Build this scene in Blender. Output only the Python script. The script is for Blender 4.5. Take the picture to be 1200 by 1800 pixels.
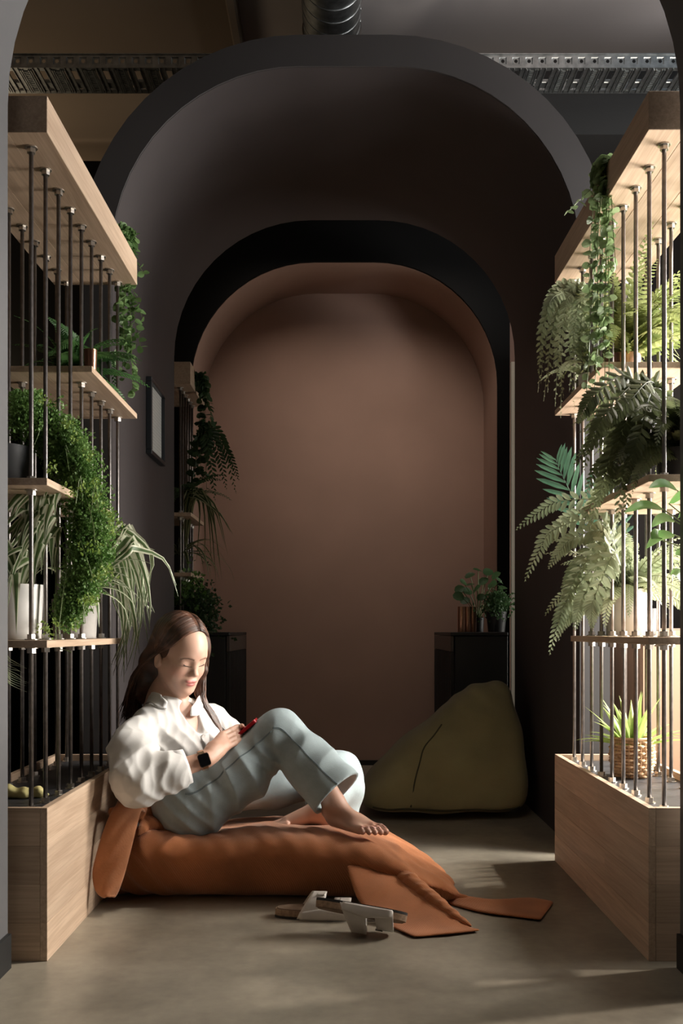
import bpy, bmesh, math, random
import numpy as np
from mathutils import Vector, Matrix
random.seed(7); np.random.seed(7)
PI = math.pi
for o in list(bpy.data.objects): bpy.data.objects.remove(o)
SC = bpy.context.scene
COL = SC.collection
# ---------------------------------------------------------------- camera, light, exposure
EYE = 0.83            # camera height (m)
F = 1747.0            # focal length in pixels of a 1200 px wide frame
D0 = 2.5              # distance of the planter fronts
K = D0 / F            # metres per pixel at the planter fronts
def W(x, y, d):       # point seen at pixel (x, y), d * 2.5 m away
    return (( x - 600.0) * d * K, D0 * d, EYE - (y - 1110.0) * d * K)
cd = bpy.data.cameras.new('camera'); cam = bpy.data.objects.new('camera', cd); COL.objects.link(cam)
cd.sensor_fit = 'HORIZONTAL'; cd.sensor_width = 24.0; cd.lens = 24.0 * F / 1200.0
cd.shift_y = 210.0 / 1200.0; cd.clip_start = 0.05; cd.clip_end = 60
cam.location = (0, 0, EYE); cam.rotation_euler = (PI / 2, 0, 0)
SC.camera = cam
SC.view_settings.view_transform = 'Standard'; SC.view_settings.look = 'None'
SC.view_settings.gamma = 1.0; SC.view_settings.use_curve_mapping = False
SC.view_settings.exposure = 0.0
wd = bpy.data.worlds.new('world'); SC.world = wd; wd.use_nodes = True
wd.node_tree.nodes['Background'].inputs[0].default_value = (0.80, 0.90, 1.0, 1)
wd.node_tree.nodes['Background'].inputs[1].default_value = 0.25
def lamp(name, kind, loc, target, energy, color=(1, 1, 1), size=None, size_y=None, angle=None, spread=None):
    l = bpy.data.lights.new(name, kind); o = bpy.data.objects.new(name, l); COL.objects.link(o)
    l.energy = energy; l.color = color
    if kind == 'AREA':
        l.shape = 'RECTANGLE'; l.size = size; l.size_y = size_y or size
        if spread: l.spread = spread
    if angle is not None: l.angle = angle
    o.location = loc
    d = Vector(target) - Vector(loc)
    o.rotation_euler = d.to_track_quat('-Z', 'Y').to_euler()
    return o
SUN_DIR = Vector((-1.0, -0.26, -1.60))
sun = lamp('sun', 'SUN', (4, 4, 4), Vector((4, 4, 4)) + SUN_DIR, 1.7, (1.0, 0.90, 0.78), angle=math.radians(2.2))
# area light added out of view above the gap to brighten the pink wall
lamp('niche_fill', 'AREA', (0.1, 5.16, 3.02), (0.15, 6.18, 1.6), 3.3, (1.0, 0.86, 0.74), 1.3, 0.2, spread=math.radians(80))
# bright window bank along the right side of the room
lamp('window_light', 'AREA', (2.4, 3.50, 1.72), (-0.4, 2.95, 0.6), 106, (1.0, 0.94, 0.86), .8, 1.4, spread=math.radians(112))
lamp('ceiling_ring_fill', 'AREA', (2.5, 3.10, 2.3), (-0.4, 3.2, 2.5), 52, (1.0, 0.97, 0.95), 1.0, 1.0)  # second area light added to brighten the ceiling, arch ring and ferns

# sunlit ground outside the right window, throwing light upwards
lamp('window_bounce', 'AREA', (2.3, 2.95, .50), (-0.2, 3.0, 1.6), 50, (1.0, 0.93, 0.84), 1.1, .6, spread=math.radians(115))
# area light added in the side gap to brighten the trim and wall edge
lamp('gap_fill', 'AREA', (2.1, 5.34, 1.35), (0.9, 5.38, 1.3), 14, (1.0, 0.95, 0.85), .4, 1.7)
# warm uplight added out of view to brighten the left ceiling
lamp('left_ceiling_fill', 'AREA', (-2.6, 5.6, 2.3), (-2.4, 5.8, 3.6), 16, (1.0, 0.78, 0.52), 1.2, 1.2)
# unseen overhead area light added to lift the foreground floor
lamp('floor_fill', 'AREA', (-0.2, 2.12, 3.45), (-0.2, 2.14, 0), 3, (1.0, 0.93, 0.84), 1.0, 0.2, spread=math.radians(100))

# ---------------------------------------------------------------- mesh helpers
class MB:
    def __init__(s): s.v = []; s.f = []; s.uv = None
    def add(s, vs, fs):
        b = len(s.v); s.v.extend([tuple(p) for p in vs]); s.f.extend([tuple(i + b for i in f) for f in fs])
    def box(s, x0, x1, y0, y1, z0, z1, bev=0.0):
        if bev <= 0:
            s.add([(x0,y0,z0),(x1,y0,z0),(x1,y1,z0),(x0,y1,z0),(x0,y0,z1),(x1,y0,z1),(x1,y1,z1),(x0,y1,z1)],
                  [(0,3,2,1),(4,5,6,7),(0,1,5,4),(1,2,6,5),(2,3,7,6),(3,0,4,7)]); return s
        bm = bmesh.new()
        m = Matrix.Translation(((x0+x1)/2,(y0+y1)/2,(z0+z1)/2)) @ Matrix.Diagonal((x1-x0,y1-y0,z1-z0,1))
        bmesh.ops.create_cube(bm, size=1, matrix=m)
        bmesh.ops.bevel(bm, geom=bm.edges[:], offset=bev, segments=1, affect='EDGES')
        bm.verts.index_update()
        s.add([v.co[:] for v in bm.verts], [[v.index for v in f.verts] for f in bm.faces]); bm.free(); return s
    def tube(s, pts, r, n=8, cap=True):
        pts = [Vector(p) for p in pts]; m = len(pts)
        rs = r if hasattr(r, '__len__') else [r] * m
        b = len(s.v); prev = None
        for i, p in enumerate(pts):
            t = (pts[min(i+1, m-1)] - pts[max(i-1, 0)])
            t = t.normalized() if t.length > 1e-9 else Vector((0,0,1))
            if prev is None:
                a = Vector((0,0,1)) if abs(t.z) < .9 else Vector((1,0,0))
                u = t.cross(a).normalized()
            else:
                u = prev - t * prev.dot(t)
                u = u.normalized() if u.length > 1e-6 else t.cross(Vector((0,0,1))).normalized()
            prev = u; w = t.cross(u)
            for k in range(n):
                a = 2*PI*k/n
                s.v.append(tuple(p + (u*math.cos(a) + w*math.sin(a)) * rs[i]))
        for i in range(m-1):
            for k in range(n):
                k2 = (k+1) % n
                s.f.append((b+i*n+k, b+i*n+k2, b+(i+1)*n+k2, b+(i+1)*n+k))
        if cap:
            s.f.append(tuple(b+k for k in reversed(range(n)))); s.f.append(tuple(b+(m-1)*n+k for k in range(n)))
        return s
    def lathe(s, prof, c=(0,0,0), n=28):   # prof: (r, z) from bottom up; closed surface of revolution
        b = len(s.v)
        for r, z in prof:
            for k in range(n):
                a = 2*PI*k/n
                s.v.append((c[0]+r*math.cos(a), c[1]+r*math.sin(a), c[2]+z))
        for i in range(len(prof)-1):
            for k in range(n):
                k2 = (k+1) % n
                s.f.append((b+i*n+k, b+i*n+k2, b+(i+1)*n+k2, b+(i+1)*n+k))
        s.f.append(tuple(b+k for k in reversed(range(n))))
        s.f.append(tuple(b+(len(prof)-1)*n+k for k in range(n)))
        return s
    def grid(s, P, closed_u=False):        # P[i][j] points
        b = len(s.v); nu = len(P); nv = len(P[0])
        for row in P: s.v.extend([tuple(p) for p in row])
        for i in range(nu if closed_u else nu-1):
            i2 = (i+1) % nu
            for j in range(nv-1):
                s.f.append((b+i*nv+j, b+i2*nv+j, b+i2*nv+j+1, b+i*nv+j+1))
        return s
    def slab(s, P, th):                    # closed thick sheet from a grid of points
        P = [[Vector(p) for p in r] for r in P]; nu = len(P); nv = len(P[0])
        N = [[None]*nv for _ in range(nu)]
        for i in range(nu):
            for j in range(nv):
                du = P[min(i+1,nu-1)][j]-P[max(i-1,0)][j]; dv = P[i][min(j+1,nv-1)]-P[i][max(j-1,0)]
                n = du.cross(dv); N[i][j] = n.normalized() if n.length > 1e-12 else Vector((0,0,1))
        b = len(s.v); h = th/2
        for i in range(nu):
            for j in range(nv): s.v.append(tuple(P[i][j]+N[i][j]*h))
        for i in range(nu):
            for j in range(nv): s.v.append(tuple(P[i][j]-N[i][j]*h))
        o = nu*nv; I = lambda i, j, k=0: b + k*o + i*nv + j
        for i in range(nu-1):
            for j in range(nv-1):
                s.f.append((I(i,j),I(i+1,j),I(i+1,j+1),I(i,j+1))); s.f.append((I(i,j,1),I(i,j+1,1),I(i+1,j+1,1),I(i+1,j,1)))
        for i in range(nu-1):
            s.f.append((I(i,0),I(i,0,1),I(i+1,0,1),I(i+1,0))); s.f.append((I(i,nv-1),I(i+1,nv-1),I(i+1,nv-1,1),I(i,nv-1,1)))
        for j in range(nv-1):
            s.f.append((I(0,j),I(0,j+1),I(0,j+1,1),I(0,j,1))); s.f.append((I(nu-1,j),I(nu-1,j,1),I(nu-1,j+1,1),I(nu-1,j+1)))
        return s
    def hexnut(s, c, r, h):
        return s.tube([(c[0],c[1],c[2]-h/2),(c[0],c[1],c[2]+h/2)], r, 6)
    def mesh(s, name):
        me = bpy.data.meshes.new(name); me.from_pydata(s.v, [], s.f); me.update(); return me

def root_loc(o):
    l = Vector((0,0,0))
    while o is not None: l += o.location; o = o.parent
    return l
def link(name, me, mat=None, parent=None, smooth=False, loc=(0,0,0)):
    o = bpy.data.objects.new(name, me); COL.objects.link(o); o.location = loc
    if mat is not None and len(me.materials) == 0: me.materials.append(mat)
    if smooth:
        me.polygons.foreach_set('use_smooth', [True]*len(me.polygons)); me.update()
    if parent is not None: o.parent = parent
    return o
def obj(name, mb, mat, parent=None, smooth=False, auto=None):   # mb in world coordinates
    if parent is not None:
        l = root_loc(parent)
        if l.length > 0: mb.v = [(p[0]-l.x, p[1]-l.y, p[2]-l.z) for p in mb.v]
    me = mb.mesh(name)
    o = link(name, me, mat, parent, smooth or auto is not None)
    if auto is not None:
        try: me.set_sharp_from_angle(angle=math.radians(auto))
        except Exception: pass
    return o
def tag(o, label=None, cat=None, group=None, kind=None):
    if label: o['label'] = label
    if cat: o['category'] = cat
    if group: o['group'] = group
    if kind: o['kind'] = kind
    return o
def thing(name, label, cat, loc, group=None):
    o = bpy.data.objects.new(name, None); COL.objects.link(o); o.location = loc; o.empty_display_size = .05
    return tag(o, label, cat, group)
def copy_tree(o, parent=None):
    c = o.copy(); COL.objects.link(c); c.parent = parent
    for ch in list(o.children): copy_tree(ch, c)
    return c
def spline(ctrl, n):           # Catmull-Rom through ctrl, n samples
    P = [np.array(p, float) for p in ctrl]
    if len(P) == 2: return [P[0]+(P[1]-P[0])*t for t in np.linspace(0,1,n)]
    Q = [2*P[0]-P[1]] + P + [2*P[-1]-P[-2]]
    out = []; m = len(P)-1
    for k in range(n):
        t = k*m/(n-1); i = min(int(t), m-1); u = t-i
        a, b, c, d = Q[i], Q[i+1], Q[i+2], Q[i+3]
        out.append(.5*(2*b+(c-a)*u+(2*a-5*b+4*c-d)*u*u+(3*b-a-3*c+d)*u**3))
    return out

# ---------------------------------------------------------------- materials
def mat_new(name):
    m = bpy.data.materials.new(name); m.use_nodes = True; nt = m.node_tree
    return m, nt, nt.nodes['Principled BSDF']
def nd(nt, t, **kw):
    n = nt.nodes.new(t)
    for k, v in kw.items(): setattr(n, k, v)
    return n
def simple(name, col, rough=.6, metal=0.0, spec=.5, noise=0.0, nscale=8.0, bump=0.0, bscale=120.0, sheen=0.0):
    m, nt, b = mat_new(name); L = nt.links
    b.inputs['Roughness'].default_value = rough; b.inputs['Metallic'].default_value = metal
    b.inputs['Specular IOR Level'].default_value = spec
    b.inputs['Sheen Weight'].default_value = sheen
    b.inputs['Base Color'].default_value = (*col, 1)
    tc = nd(nt, 'ShaderNodeTexCoord')
    if noise > 0:
        n = nd(nt, 'ShaderNodeTexNoise'); n.inputs['Scale'].default_value = nscale; n.inputs['Detail'].default_value = 5
        L.new(tc.outputs['Object'], n.inputs['Vector'])
        r = nd(nt, 'ShaderNodeValToRGB')
        r.color_ramp.elements[0].position = .3; r.color_ramp.elements[1].position = .7
        r.color_ramp.elements[0].color = (*[c*(1-noise) for c in col], 1); r.color_ramp.elements[1].color = (*[min(1,c*(1+noise)) for c in col], 1)
        L.new(n.outputs['Fac'], r.inputs['Fac']); L.new(r.outputs['Color'], b.inputs['Base Color'])
    if bump > 0:
        n2 = nd(nt, 'ShaderNodeTexNoise'); n2.inputs['Scale'].default_value = bscale; n2.inputs['Detail'].default_value = 4
        L.new(tc.outputs['Object'], n2.inputs['Vector'])
        bp = nd(nt, 'ShaderNodeBump'); bp.inputs['Strength'].default_value = bump; bp.inputs['Distance'].default_value = .002
        L.new(n2.outputs['Fac'], bp.inputs['Height']); L.new(bp.outputs['Normal'], b.inputs['Normal'])
    return m
def wood(name, c1, c2, rough=.55, axis='Y'):
    m, nt, b = mat_new(name); L = nt.links
    tc = nd(nt, 'ShaderNodeTexCoord'); oi = nd(nt, 'ShaderNodeObjectInfo')
    ad = nd(nt, 'ShaderNodeVectorMath', operation='ADD')
    sc = nd(nt, 'ShaderNodeVectorMath', operation='SCALE'); sc.inputs['Scale'].default_value = 37.0
    cm = nd(nt, 'ShaderNodeCombineXYZ')
    for i in range(3): L.new(oi.outputs['Random'], cm.inputs[i])
    L.new(cm.outputs[0], sc.inputs[0]); L.new(tc.outputs['Object'], ad.inputs[0]); L.new(sc.outputs[0], ad.inputs[1])
    mp = nd(nt, 'ShaderNodeMapping'); mp.inputs['Scale'].default_value = {'Y': (60, 2.2, 60), 'X': (2.2, 60, 60), 'Z': (60, 60, 2.2)}[axis]
    L.new(ad.outputs[0], mp.inputs['Vector'])
    n = nd(nt, 'ShaderNodeTexNoise'); n.inputs['Scale'].default_value = 2.2; n.inputs['Detail'].default_value = 6; n.inputs['Distortion'].default_value = .6
    L.new(mp.outputs[0], n.inputs['Vector'])
    mp2 = nd(nt, 'ShaderNodeMapping'); mp2.inputs['Scale'].default_value = {'Y': (14, .8, 14), 'X': (.8, 14, 14), 'Z': (14, 14, .8)}[axis]
    L.new(ad.outputs[0], mp2.inputs['Vector'])
    n2 = nd(nt, 'ShaderNodeTexNoise'); n2.inputs['Scale'].default_value = 1.3; n2.inputs['Detail'].default_value = 3; n2.inputs['Distortion'].default_value = 1.2
    L.new(mp2.outputs[0], n2.inputs['Vector'])
    mx = nd(nt, 'ShaderNodeMath', operation='MULTIPLY_ADD'); mx.inputs[1].default_value = .55
    h = nd(nt, 'ShaderNodeMath', operation='MULTIPLY'); h.inputs[1].default_value = .45
    L.new(n2.outputs['Fac'], h.inputs[0]); L.new(n.outputs['Fac'], mx.inputs[0]); L.new(h.outputs[0], mx.inputs[2])
    r = nd(nt, 'ShaderNodeValToRGB'); r.color_ramp.elements[0].position = .34; r.color_ramp.elements[1].position = .66
    r.color_ramp.elements[0].color = (*c1, 1); r.color_ramp.elements[1].color = (*c2, 1)
    L.new(mx.outputs[0], r.inputs['Fac'])
    hs = nd(nt, 'ShaderNodeHueSaturation')
    mr = nd(nt, 'ShaderNodeMapRange'); mr.inputs['To Min'].default_value = .86; mr.inputs['To Max'].default_value = 1.12
    L.new(oi.outputs['Random'], mr.inputs['Value']); L.new(mr.outputs[0], hs.inputs['Value'])
    L.new(r.outputs['Color'], hs.inputs['Color']); L.new(hs.outputs[0], b.inputs['Base Color'])
    b.inputs['Roughness'].default_value = rough
    bp = nd(nt, 'ShaderNodeBump'); bp.inputs['Strength'].default_value = .12; bp.inputs['Distance'].default_value = .001
    L.new(n.outputs['Fac'], bp.inputs['Height']); L.new(bp.outputs['Normal'], b.inputs['Normal'])
    return m
def leafmat(name, c1, c2, rough=.42, trans=.38, nscale=14.0, uvstripe=None):
    m, nt, b = mat_new(name); L = nt.links
    tc = nd(nt, 'ShaderNodeTexCoord'); oi = nd(nt, 'ShaderNodeObjectInfo')
    n = nd(nt, 'ShaderNodeTexNoise'); n.inputs['Scale'].default_value = nscale; n.inputs['Detail'].default_value = 3
    L.new(tc.outputs['Object'], n.inputs['Vector'])
    a = nd(nt, 'ShaderNodeMath', operation='MULTIPLY_ADD'); a.inputs[1].default_value = .35
    sb = nd(nt, 'ShaderNodeMath', operation='SUBTRACT'); sb.inputs[1].default_value = .17
    L.new(oi.outputs['Random'], a.inputs[0]); L.new(n.outputs['Fac'], sb.inputs[0]); L.new(sb.outputs[0], a.inputs[2])
    r = nd(nt, 'ShaderNodeValToRGB'); r.color_ramp.elements[0].position = .3; r.color_ramp.elements[1].position = .72
    r.color_ramp.elements[0].color = (*c1, 1); r.color_ramp.elements[1].color = (*c2, 1)
    L.new(a.outputs[0], r.inputs['Fac'])
    src = r.outputs['Color']
    if uvstripe:
        uv = nd(nt, 'ShaderNodeUVMap'); sp = nd(nt, 'ShaderNodeSeparateXYZ'); L.new(uv.outputs[0], sp.inputs[0])
        s1 = nd(nt, 'ShaderNodeMath', operation='SUBTRACT'); s1.inputs[1].default_value = .5; L.new(sp.outputs[0], s1.inputs[0])
        s2 = nd(nt, 'ShaderNodeMath', operation='ABSOLUTE'); L.new(s1.outputs[0], s2.inputs[0])
        s3 = nd(nt, 'ShaderNodeMapRange'); s3.inputs['From Min'].default_value = .22; s3.inputs['From Max'].default_value = .30; L.new(s2.outputs[0], s3.inputs['Value'])
        mx = nd(nt, 'ShaderNodeMix', data_type='RGBA'); L.new(s3.outputs[0], mx.inputs[0]); L.new(src, mx.inputs[6]); mx.inputs[7].default_value = (*uvstripe, 1)
        src = mx.outputs[2]
    L.new(src, b.inputs['Base Color']); b.inputs['Roughness'].default_value = rough
    if trans > 0:
        t = nd(nt, 'ShaderNodeBsdfTranslucent'); L.new(src, t.inputs['Color'])
        ms = nd(nt, 'ShaderNodeMixShader'); ms.inputs[0].default_value = trans
        L.new(b.outputs[0], ms.inputs[1]); L.new(t.outputs[0], ms.inputs[2])
        L.new(ms.outputs[0], nt.nodes['Material Output'].inputs['Surface'])
    return m

# ---------------------------------------------------------------- signed distance modelling
def n3(a): return a/np.maximum(np.linalg.norm(a, axis=-1, keepdims=True), 1e-12)
def smin(a, b, k):
    h = np.maximum(k-np.abs(a-b), 0)/k
    return np.minimum(a, b)-h*h*k*.25
def smax(a, b, k): return -smin(-a, -b, k)
def cap(p, a, b, ra, rb):
    a = np.array(a, np.float32); b = np.array(b, np.float32); ba = b-a
    t = np.clip(((p-a)@ba)/max(float(ba@ba), 1e-12), 0, 1)
    q = p-a-t[:, None]*ba
    return np.sqrt((q*q).sum(1))-(ra+(rb-ra)*t)
def chain(p, pts, rs, k=.02):
    d = None
    for i in range(len(pts)-1):
        c = cap(p, pts[i], pts[i+1], rs[i], rs[i+1])
        d = c if d is None else smin(d, c, k)
    return d
def ell(p, c, r, R=None):
    q = p-np.array(c, np.float32)
    if R is not None: q = q@np.array(R, np.float32)      # columns of R: the ellipsoid's axes
    r = np.array(r, np.float32)
    k0 = np.linalg.norm(q/r, axis=1); k1 = np.linalg.norm(q/(r*r), axis=1)
    return np.where(k1 > 1e-9, k0*(k0-1)/np.maximum(k1, 1e-9), -r.min())
def sines(p, dirs, freqs, amps, phs):
    o = np.zeros(len(p), np.float32)
    for d, f, a, h in zip(dirs, freqs, amps, phs): o += a*np.sin(p@np.array(d, np.float32)*f+h)
    return o
def sdf_mesh(f, lo, hi, h, B=8, margin=1.35):
    lo = np.array(lo, np.float32); hi = np.array(hi, np.float32)
    nb = np.ceil((hi-lo)/(h*B)).astype(int); n = nb*B+1
    G = np.full(n, 1.0, np.float32)
    bi = np.stack(np.meshgrid(*[np.arange(k) for k in nb], indexing='ij'), -1).reshape(-1, 3)
    cen = lo+(bi+.5)*(B*h)
    fc = f(cen.astype(np.float32))
    act = np.abs(fc) < B*h*.87*margin
    for b, v in zip(bi[~act], fc[~act]):
        if v < 0: G[b[0]*B:b[0]*B+B+1, b[1]*B:b[1]*B+B+1, b[2]*B:b[2]*B+B+1] = -1.0
    off = np.stack(np.meshgrid(*[np.arange(B+1)]*3, indexing='ij'), -1).reshape(-1, 3)
    A = bi[act]
    for s in range(0, len(A), 400):
        blk = A[s:s+400]
        ijk = (blk[:, None, :]*B+off[None]).reshape(-1, 3)
        v = f((lo+ijk*h).astype(np.float32))
        G[ijk[:, 0], ijk[:, 1], ijk[:, 2]] = v
    return surface_nets(G, lo, h)
def surface_nets(G, lo, h):
    S = (G < 0)
    c = np.zeros(np.array(G.shape)-1, np.int8)
    sl = [slice(None, -1), slice(1, None)]
    for a in (0, 1):
        for b in (0, 1):
            for d in (0, 1): c += S[sl[a], sl[b], sl[d]]
    I = np.argwhere((c > 0) & (c < 8)); idx = np.full(c.shape, -1, np.int32)
    idx[I[:, 0], I[:, 1], I[:, 2]] = np.arange(len(I))
    acc = np.zeros((len(I), 3), np.float32); cnt = np.zeros(len(I), np.float32)
    cor = [(a, b, d) for a in (0, 1) for b in (0, 1) for d in (0, 1)]
    V = {q: G[I[:, 0]+q[0], I[:, 1]+q[1], I[:, 2]+q[2]] for q in cor}
    for q in cor:
        for ax in range(3):
            if q[ax] == 0:
                q2 = list(q); q2[ax] = 1; q2 = tuple(q2)
                a, b = V[q], V[q2]; m = (a < 0) != (b < 0)
                t = np.where(m, a/np.where(m, a-b, 1), 0)
                pos = np.tile(np.array(q, np.float32), (len(I), 1)); pos[:, ax] += t
                acc[m] += pos[m]; cnt[m] += 1
    verts = lo+h*(I+acc/cnt[:, None])
    faces = []
    for ax in range(3):
        u, w = (ax+1) % 3, (ax+2) % 3
        s0 = [slice(None)]*3; s1 = [slice(None)]*3
        s0[ax] = slice(None, -1); s1[ax] = slice(1, None)
        a = S[tuple(s0)]; b = S[tuple(s1)]
        E = np.argwhere(a != b)
        E = E[(E[:, u] > 0) & (E[:, w] > 0) & (E[:, u] < c.shape[u]) & (E[:, w] < c.shape[w])]
        flip = S[E[:, 0], E[:, 1], E[:, 2]]
        def at(du, dw):
            q = E.copy(); q[:, u] += du; q[:, w] += dw
            return idx[q[:, 0], q[:, 1], q[:, 2]]
        Q = np.stack([at(-1, -1), at(0, -1), at(0, 0), at(-1, 0)], 1)
        Q = np.where(flip[:, None], Q, Q[:, ::-1])
        faces.append(Q)
    Fc = np.concatenate(faces); Fc = Fc[(Fc >= 0).all(1)]
    return verts.astype(np.float64), Fc
def np_mesh(name, verts, quads):
    me = bpy.data.meshes.new(name)
    me.vertices.add(len(verts)); me.vertices.foreach_set('co', np.asarray(verts, np.float32).ravel())
    nq = len(quads); k = quads.shape[1]
    me.loops.add(nq*k); me.loops.foreach_set('vertex_index', quads.astype(np.int32).ravel())
    me.polygons.add(nq); me.polygons.foreach_set('loop_start', np.arange(0, nq*k, k, dtype=np.int32))
    me.polygons.foreach_set('loop_total', np.full(nq, k, np.int32))
    me.update(calc_edges=True); me.validate()
    me.polygons.foreach_set('use_smooth', np.ones(len(me.polygons), bool)); me.update()
    return me
def sdf_obj(name, f, lo, hi, h, mat, parent=None, relax=1, keep=None):
    v, q = sdf_mesh(f, lo, hi, h)
    for _ in range(relax):
        s = np.zeros_like(v); n = np.zeros(len(v))
        for a, b in ((0, 1), (1, 2), (2, 3), (3, 0)):
            np.add.at(s, q[:, a], v[q[:, b]]); np.add.at(n, q[:, a], 1)
            np.add.at(s, q[:, b], v[q[:, a]]); np.add.at(n, q[:, b], 1)
        v = v*.5+.5*s/np.maximum(n, 1)[:, None]
    if keep is not None:
        kv = keep(v); q = q[kv[q].all(1)]
        used = np.unique(q); mp = np.full(len(v), -1); mp[used] = np.arange(len(used)); v = v[used]; q = mp[q]
    l = np.array(root_loc(parent)) if parent is not None else np.zeros(3)
    o = link(name, np_mesh(name, v-l, q), mat, parent)
    return o, v
def project(f, p, it=8):
    p = np.array(p, np.float32).reshape(-1, 3).copy(); e = 1e-3
    for _ in range(it):
        d = f(p); g = np.stack([f(p+np.eye(3, dtype=np.float32)[i]*e)-f(p-np.eye(3, dtype=np.float32)[i]*e) for i in range(3)], 1)/(2*e)
        p = p-(d/np.maximum((g*g).sum(1), .05))[:, None]*g
    return p, n3(g)
# ---------------------------------------------------------------- room
M = {}
M['brown'] = simple('dark brown paint', (.046, .0395, .0405), .6, noise=.10, nscale=3, bump=.08, bscale=60)
M['greyp'] = simple('grey paint', (.115, .115, .12), .65, noise=.04, nscale=3, bump=.06, bscale=80)
M['ring'] = simple('charcoal paint', (.047, .044, .045), .6, noise=.06, nscale=4)
M['black'] = simple('black paint', (.012, .012, .012), .6, noise=.1, nscale=3)
M['pink'] = simple('clay pink plaster', (.37, .238, .185), .8, noise=.07, nscale=2.2, bump=.1, bscale=70)
M['ceil'] = simple('brown ceiling paint', (.16, .12, .085), .9, noise=.12, nscale=1.2)
M['ceilg'] = simple('pale ceiling paint', (.45, .41, .40), .9, noise=.08, nscale=1.2)
M['dark'] = simple('dark far wall paint', (.030, .024, .020), .8, noise=.1, nscale=2)
M['oak'] = wood('oak along', (.45, .315, .215), (.66, .50, .365))
M['oakx'] = wood('oak across', (.45, .315, .215), (.66, .50, .365), axis='X')
M['steel'] = simple('dark threaded steel', (.27, .25, .24), .42, metal=1.0, noise=.18, nscale=60)
M['zinc'] = simple('zinc nut', (.55, .52, .48), .35, metal=1.0, noise=.12, nscale=90)
M['galv'] = simple('galvanised sheet', (.42, .44, .44), .38, metal=1.0, noise=.3, nscale=30)
M['slate'] = simple('slate top', (.045, .045, .048), .45, noise=.3, nscale=40, bump=.3, bscale=90)
M['tan'] = simple('tan cupboard laminate', (.42, .27, .18), .5, noise=.05, nscale=5)

m, nt, b = mat_new('polished concrete'); L = nt.links; M['floor'] = m
tc = nd(nt, 'ShaderNodeTexCoord')
n1 = nd(nt, 'ShaderNodeTexNoise'); n1.inputs['Scale'].default_value = 2.3; n1.inputs['Detail'].default_value = 8; n1.inputs['Roughness'].default_value = .62
n2 = nd(nt, 'ShaderNodeTexNoise'); n2.inputs['Scale'].default_value = 30; n2.inputs['Detail'].default_value = 5
L.new(tc.outputs['Object'], n1.inputs['Vector']); L.new(tc.outputs['Object'], n2.inputs['Vector'])
ma = nd(nt, 'ShaderNodeMath', operation='MULTIPLY_ADD'); ma.inputs[1].default_value = .25
L.new(n2.outputs['Fac'], ma.inputs[0]); L.new(n1.outputs['Fac'], ma.inputs[2])
r = nd(nt, 'ShaderNodeValToRGB'); e = r.color_ramp.elements
e[0].position = .42; e[0].color = (.175, .153, .120, 1); e[1].position = .78; e[1].color = (.345, .305, .238, 1)
L.new(ma.outputs[0], r.inputs['Fac']); L.new(r.outputs['Color'], b.inputs['Base Color'])
rr = nd(nt, 'ShaderNodeMapRange'); rr.inputs['To Min'].default_value = .30; rr.inputs['To Max'].default_value = .5
L.new(n1.outputs['Fac'], rr.inputs['Value']); L.new(rr.outputs[0], b.inputs['Roughness'])
bp = nd(nt, 'ShaderNodeBump'); bp.inputs['Strength'].default_value = .05; L.new(n1.outputs['Fac'], bp.inputs['Height']); L.new(bp.outputs['Normal'], b.inputs['Normal'])

def struct(name, mb, mat, **kw):
    return tag(obj(name, mb, mat, **kw), kind='structure')
struct('floor', MB().box(-5, 6, -3, 12, -.1, 0), M['floor'])
CX = .015
CZ = 3.62
# ceiling in two paints, seam running away from the camera
struct('ceiling', MB().box(-5, -.47, -3, 12, CZ, CZ+.1), M['ceil'])
struct('ceiling_pale', MB().box(-.47, 3.4, 4.2, 5.9, CZ-.02, CZ+.1).box(-.47, 1.25, 2.3, 4.2, CZ-.02, CZ+.1).box(-.47, 1.6, -3, 2.3, CZ-.02, CZ+.1), M['ceilg'])  # unseen edges shaped for light: cut back to admit sun, extended in front against it
struct('ceiling_beam', MB().box(-.50, -.455, -3, 11.9, CZ-.09, CZ+.05, .008), M['ceil'])
struct('wall_far', MB().box(-5, 6, 11.9, 12, 0, CZ), M['dark'])
struct('wall_left', MB().box(-5, -4.9, -3, 12, 0, CZ), M['dark'])
struct('wall_behind', MB().box(-5, 4.2, -3, -2.9, 0, CZ), M['dark'])  # unseen; closes the room and blocks light from behind the camera
struct('wall_right_rear', MB().box(1.05, 4.4, 6.22, 6.32, 0, CZ), M['dark'])
struct('light_block_front', MB().box(1.5, 1.6, -3, 2.30, 0, CZ), M['dark'])  # unseen panel added to keep side light off the planter fronts
struct('light_block_middle', MB().box(1.01, 2.6, 4.98, 5.05, 0, 2.45), M['dark'])  # panel added to stop window light leaking onto the pink wall
struct('wall_bulkhead', MB().box(1.25, 3.4, 5.9, 6.0, 2.3, CZ), M['dark'])
struct('ceiling_bulkhead', MB().box(.62, 3.4, 4.26, 4.60, 2.96, 3.30), M['black'])
struct('baseboard_far', MB().box(-4.8, 0, 11.86, 11.9, 0, .09), M['oakx'])

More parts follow.
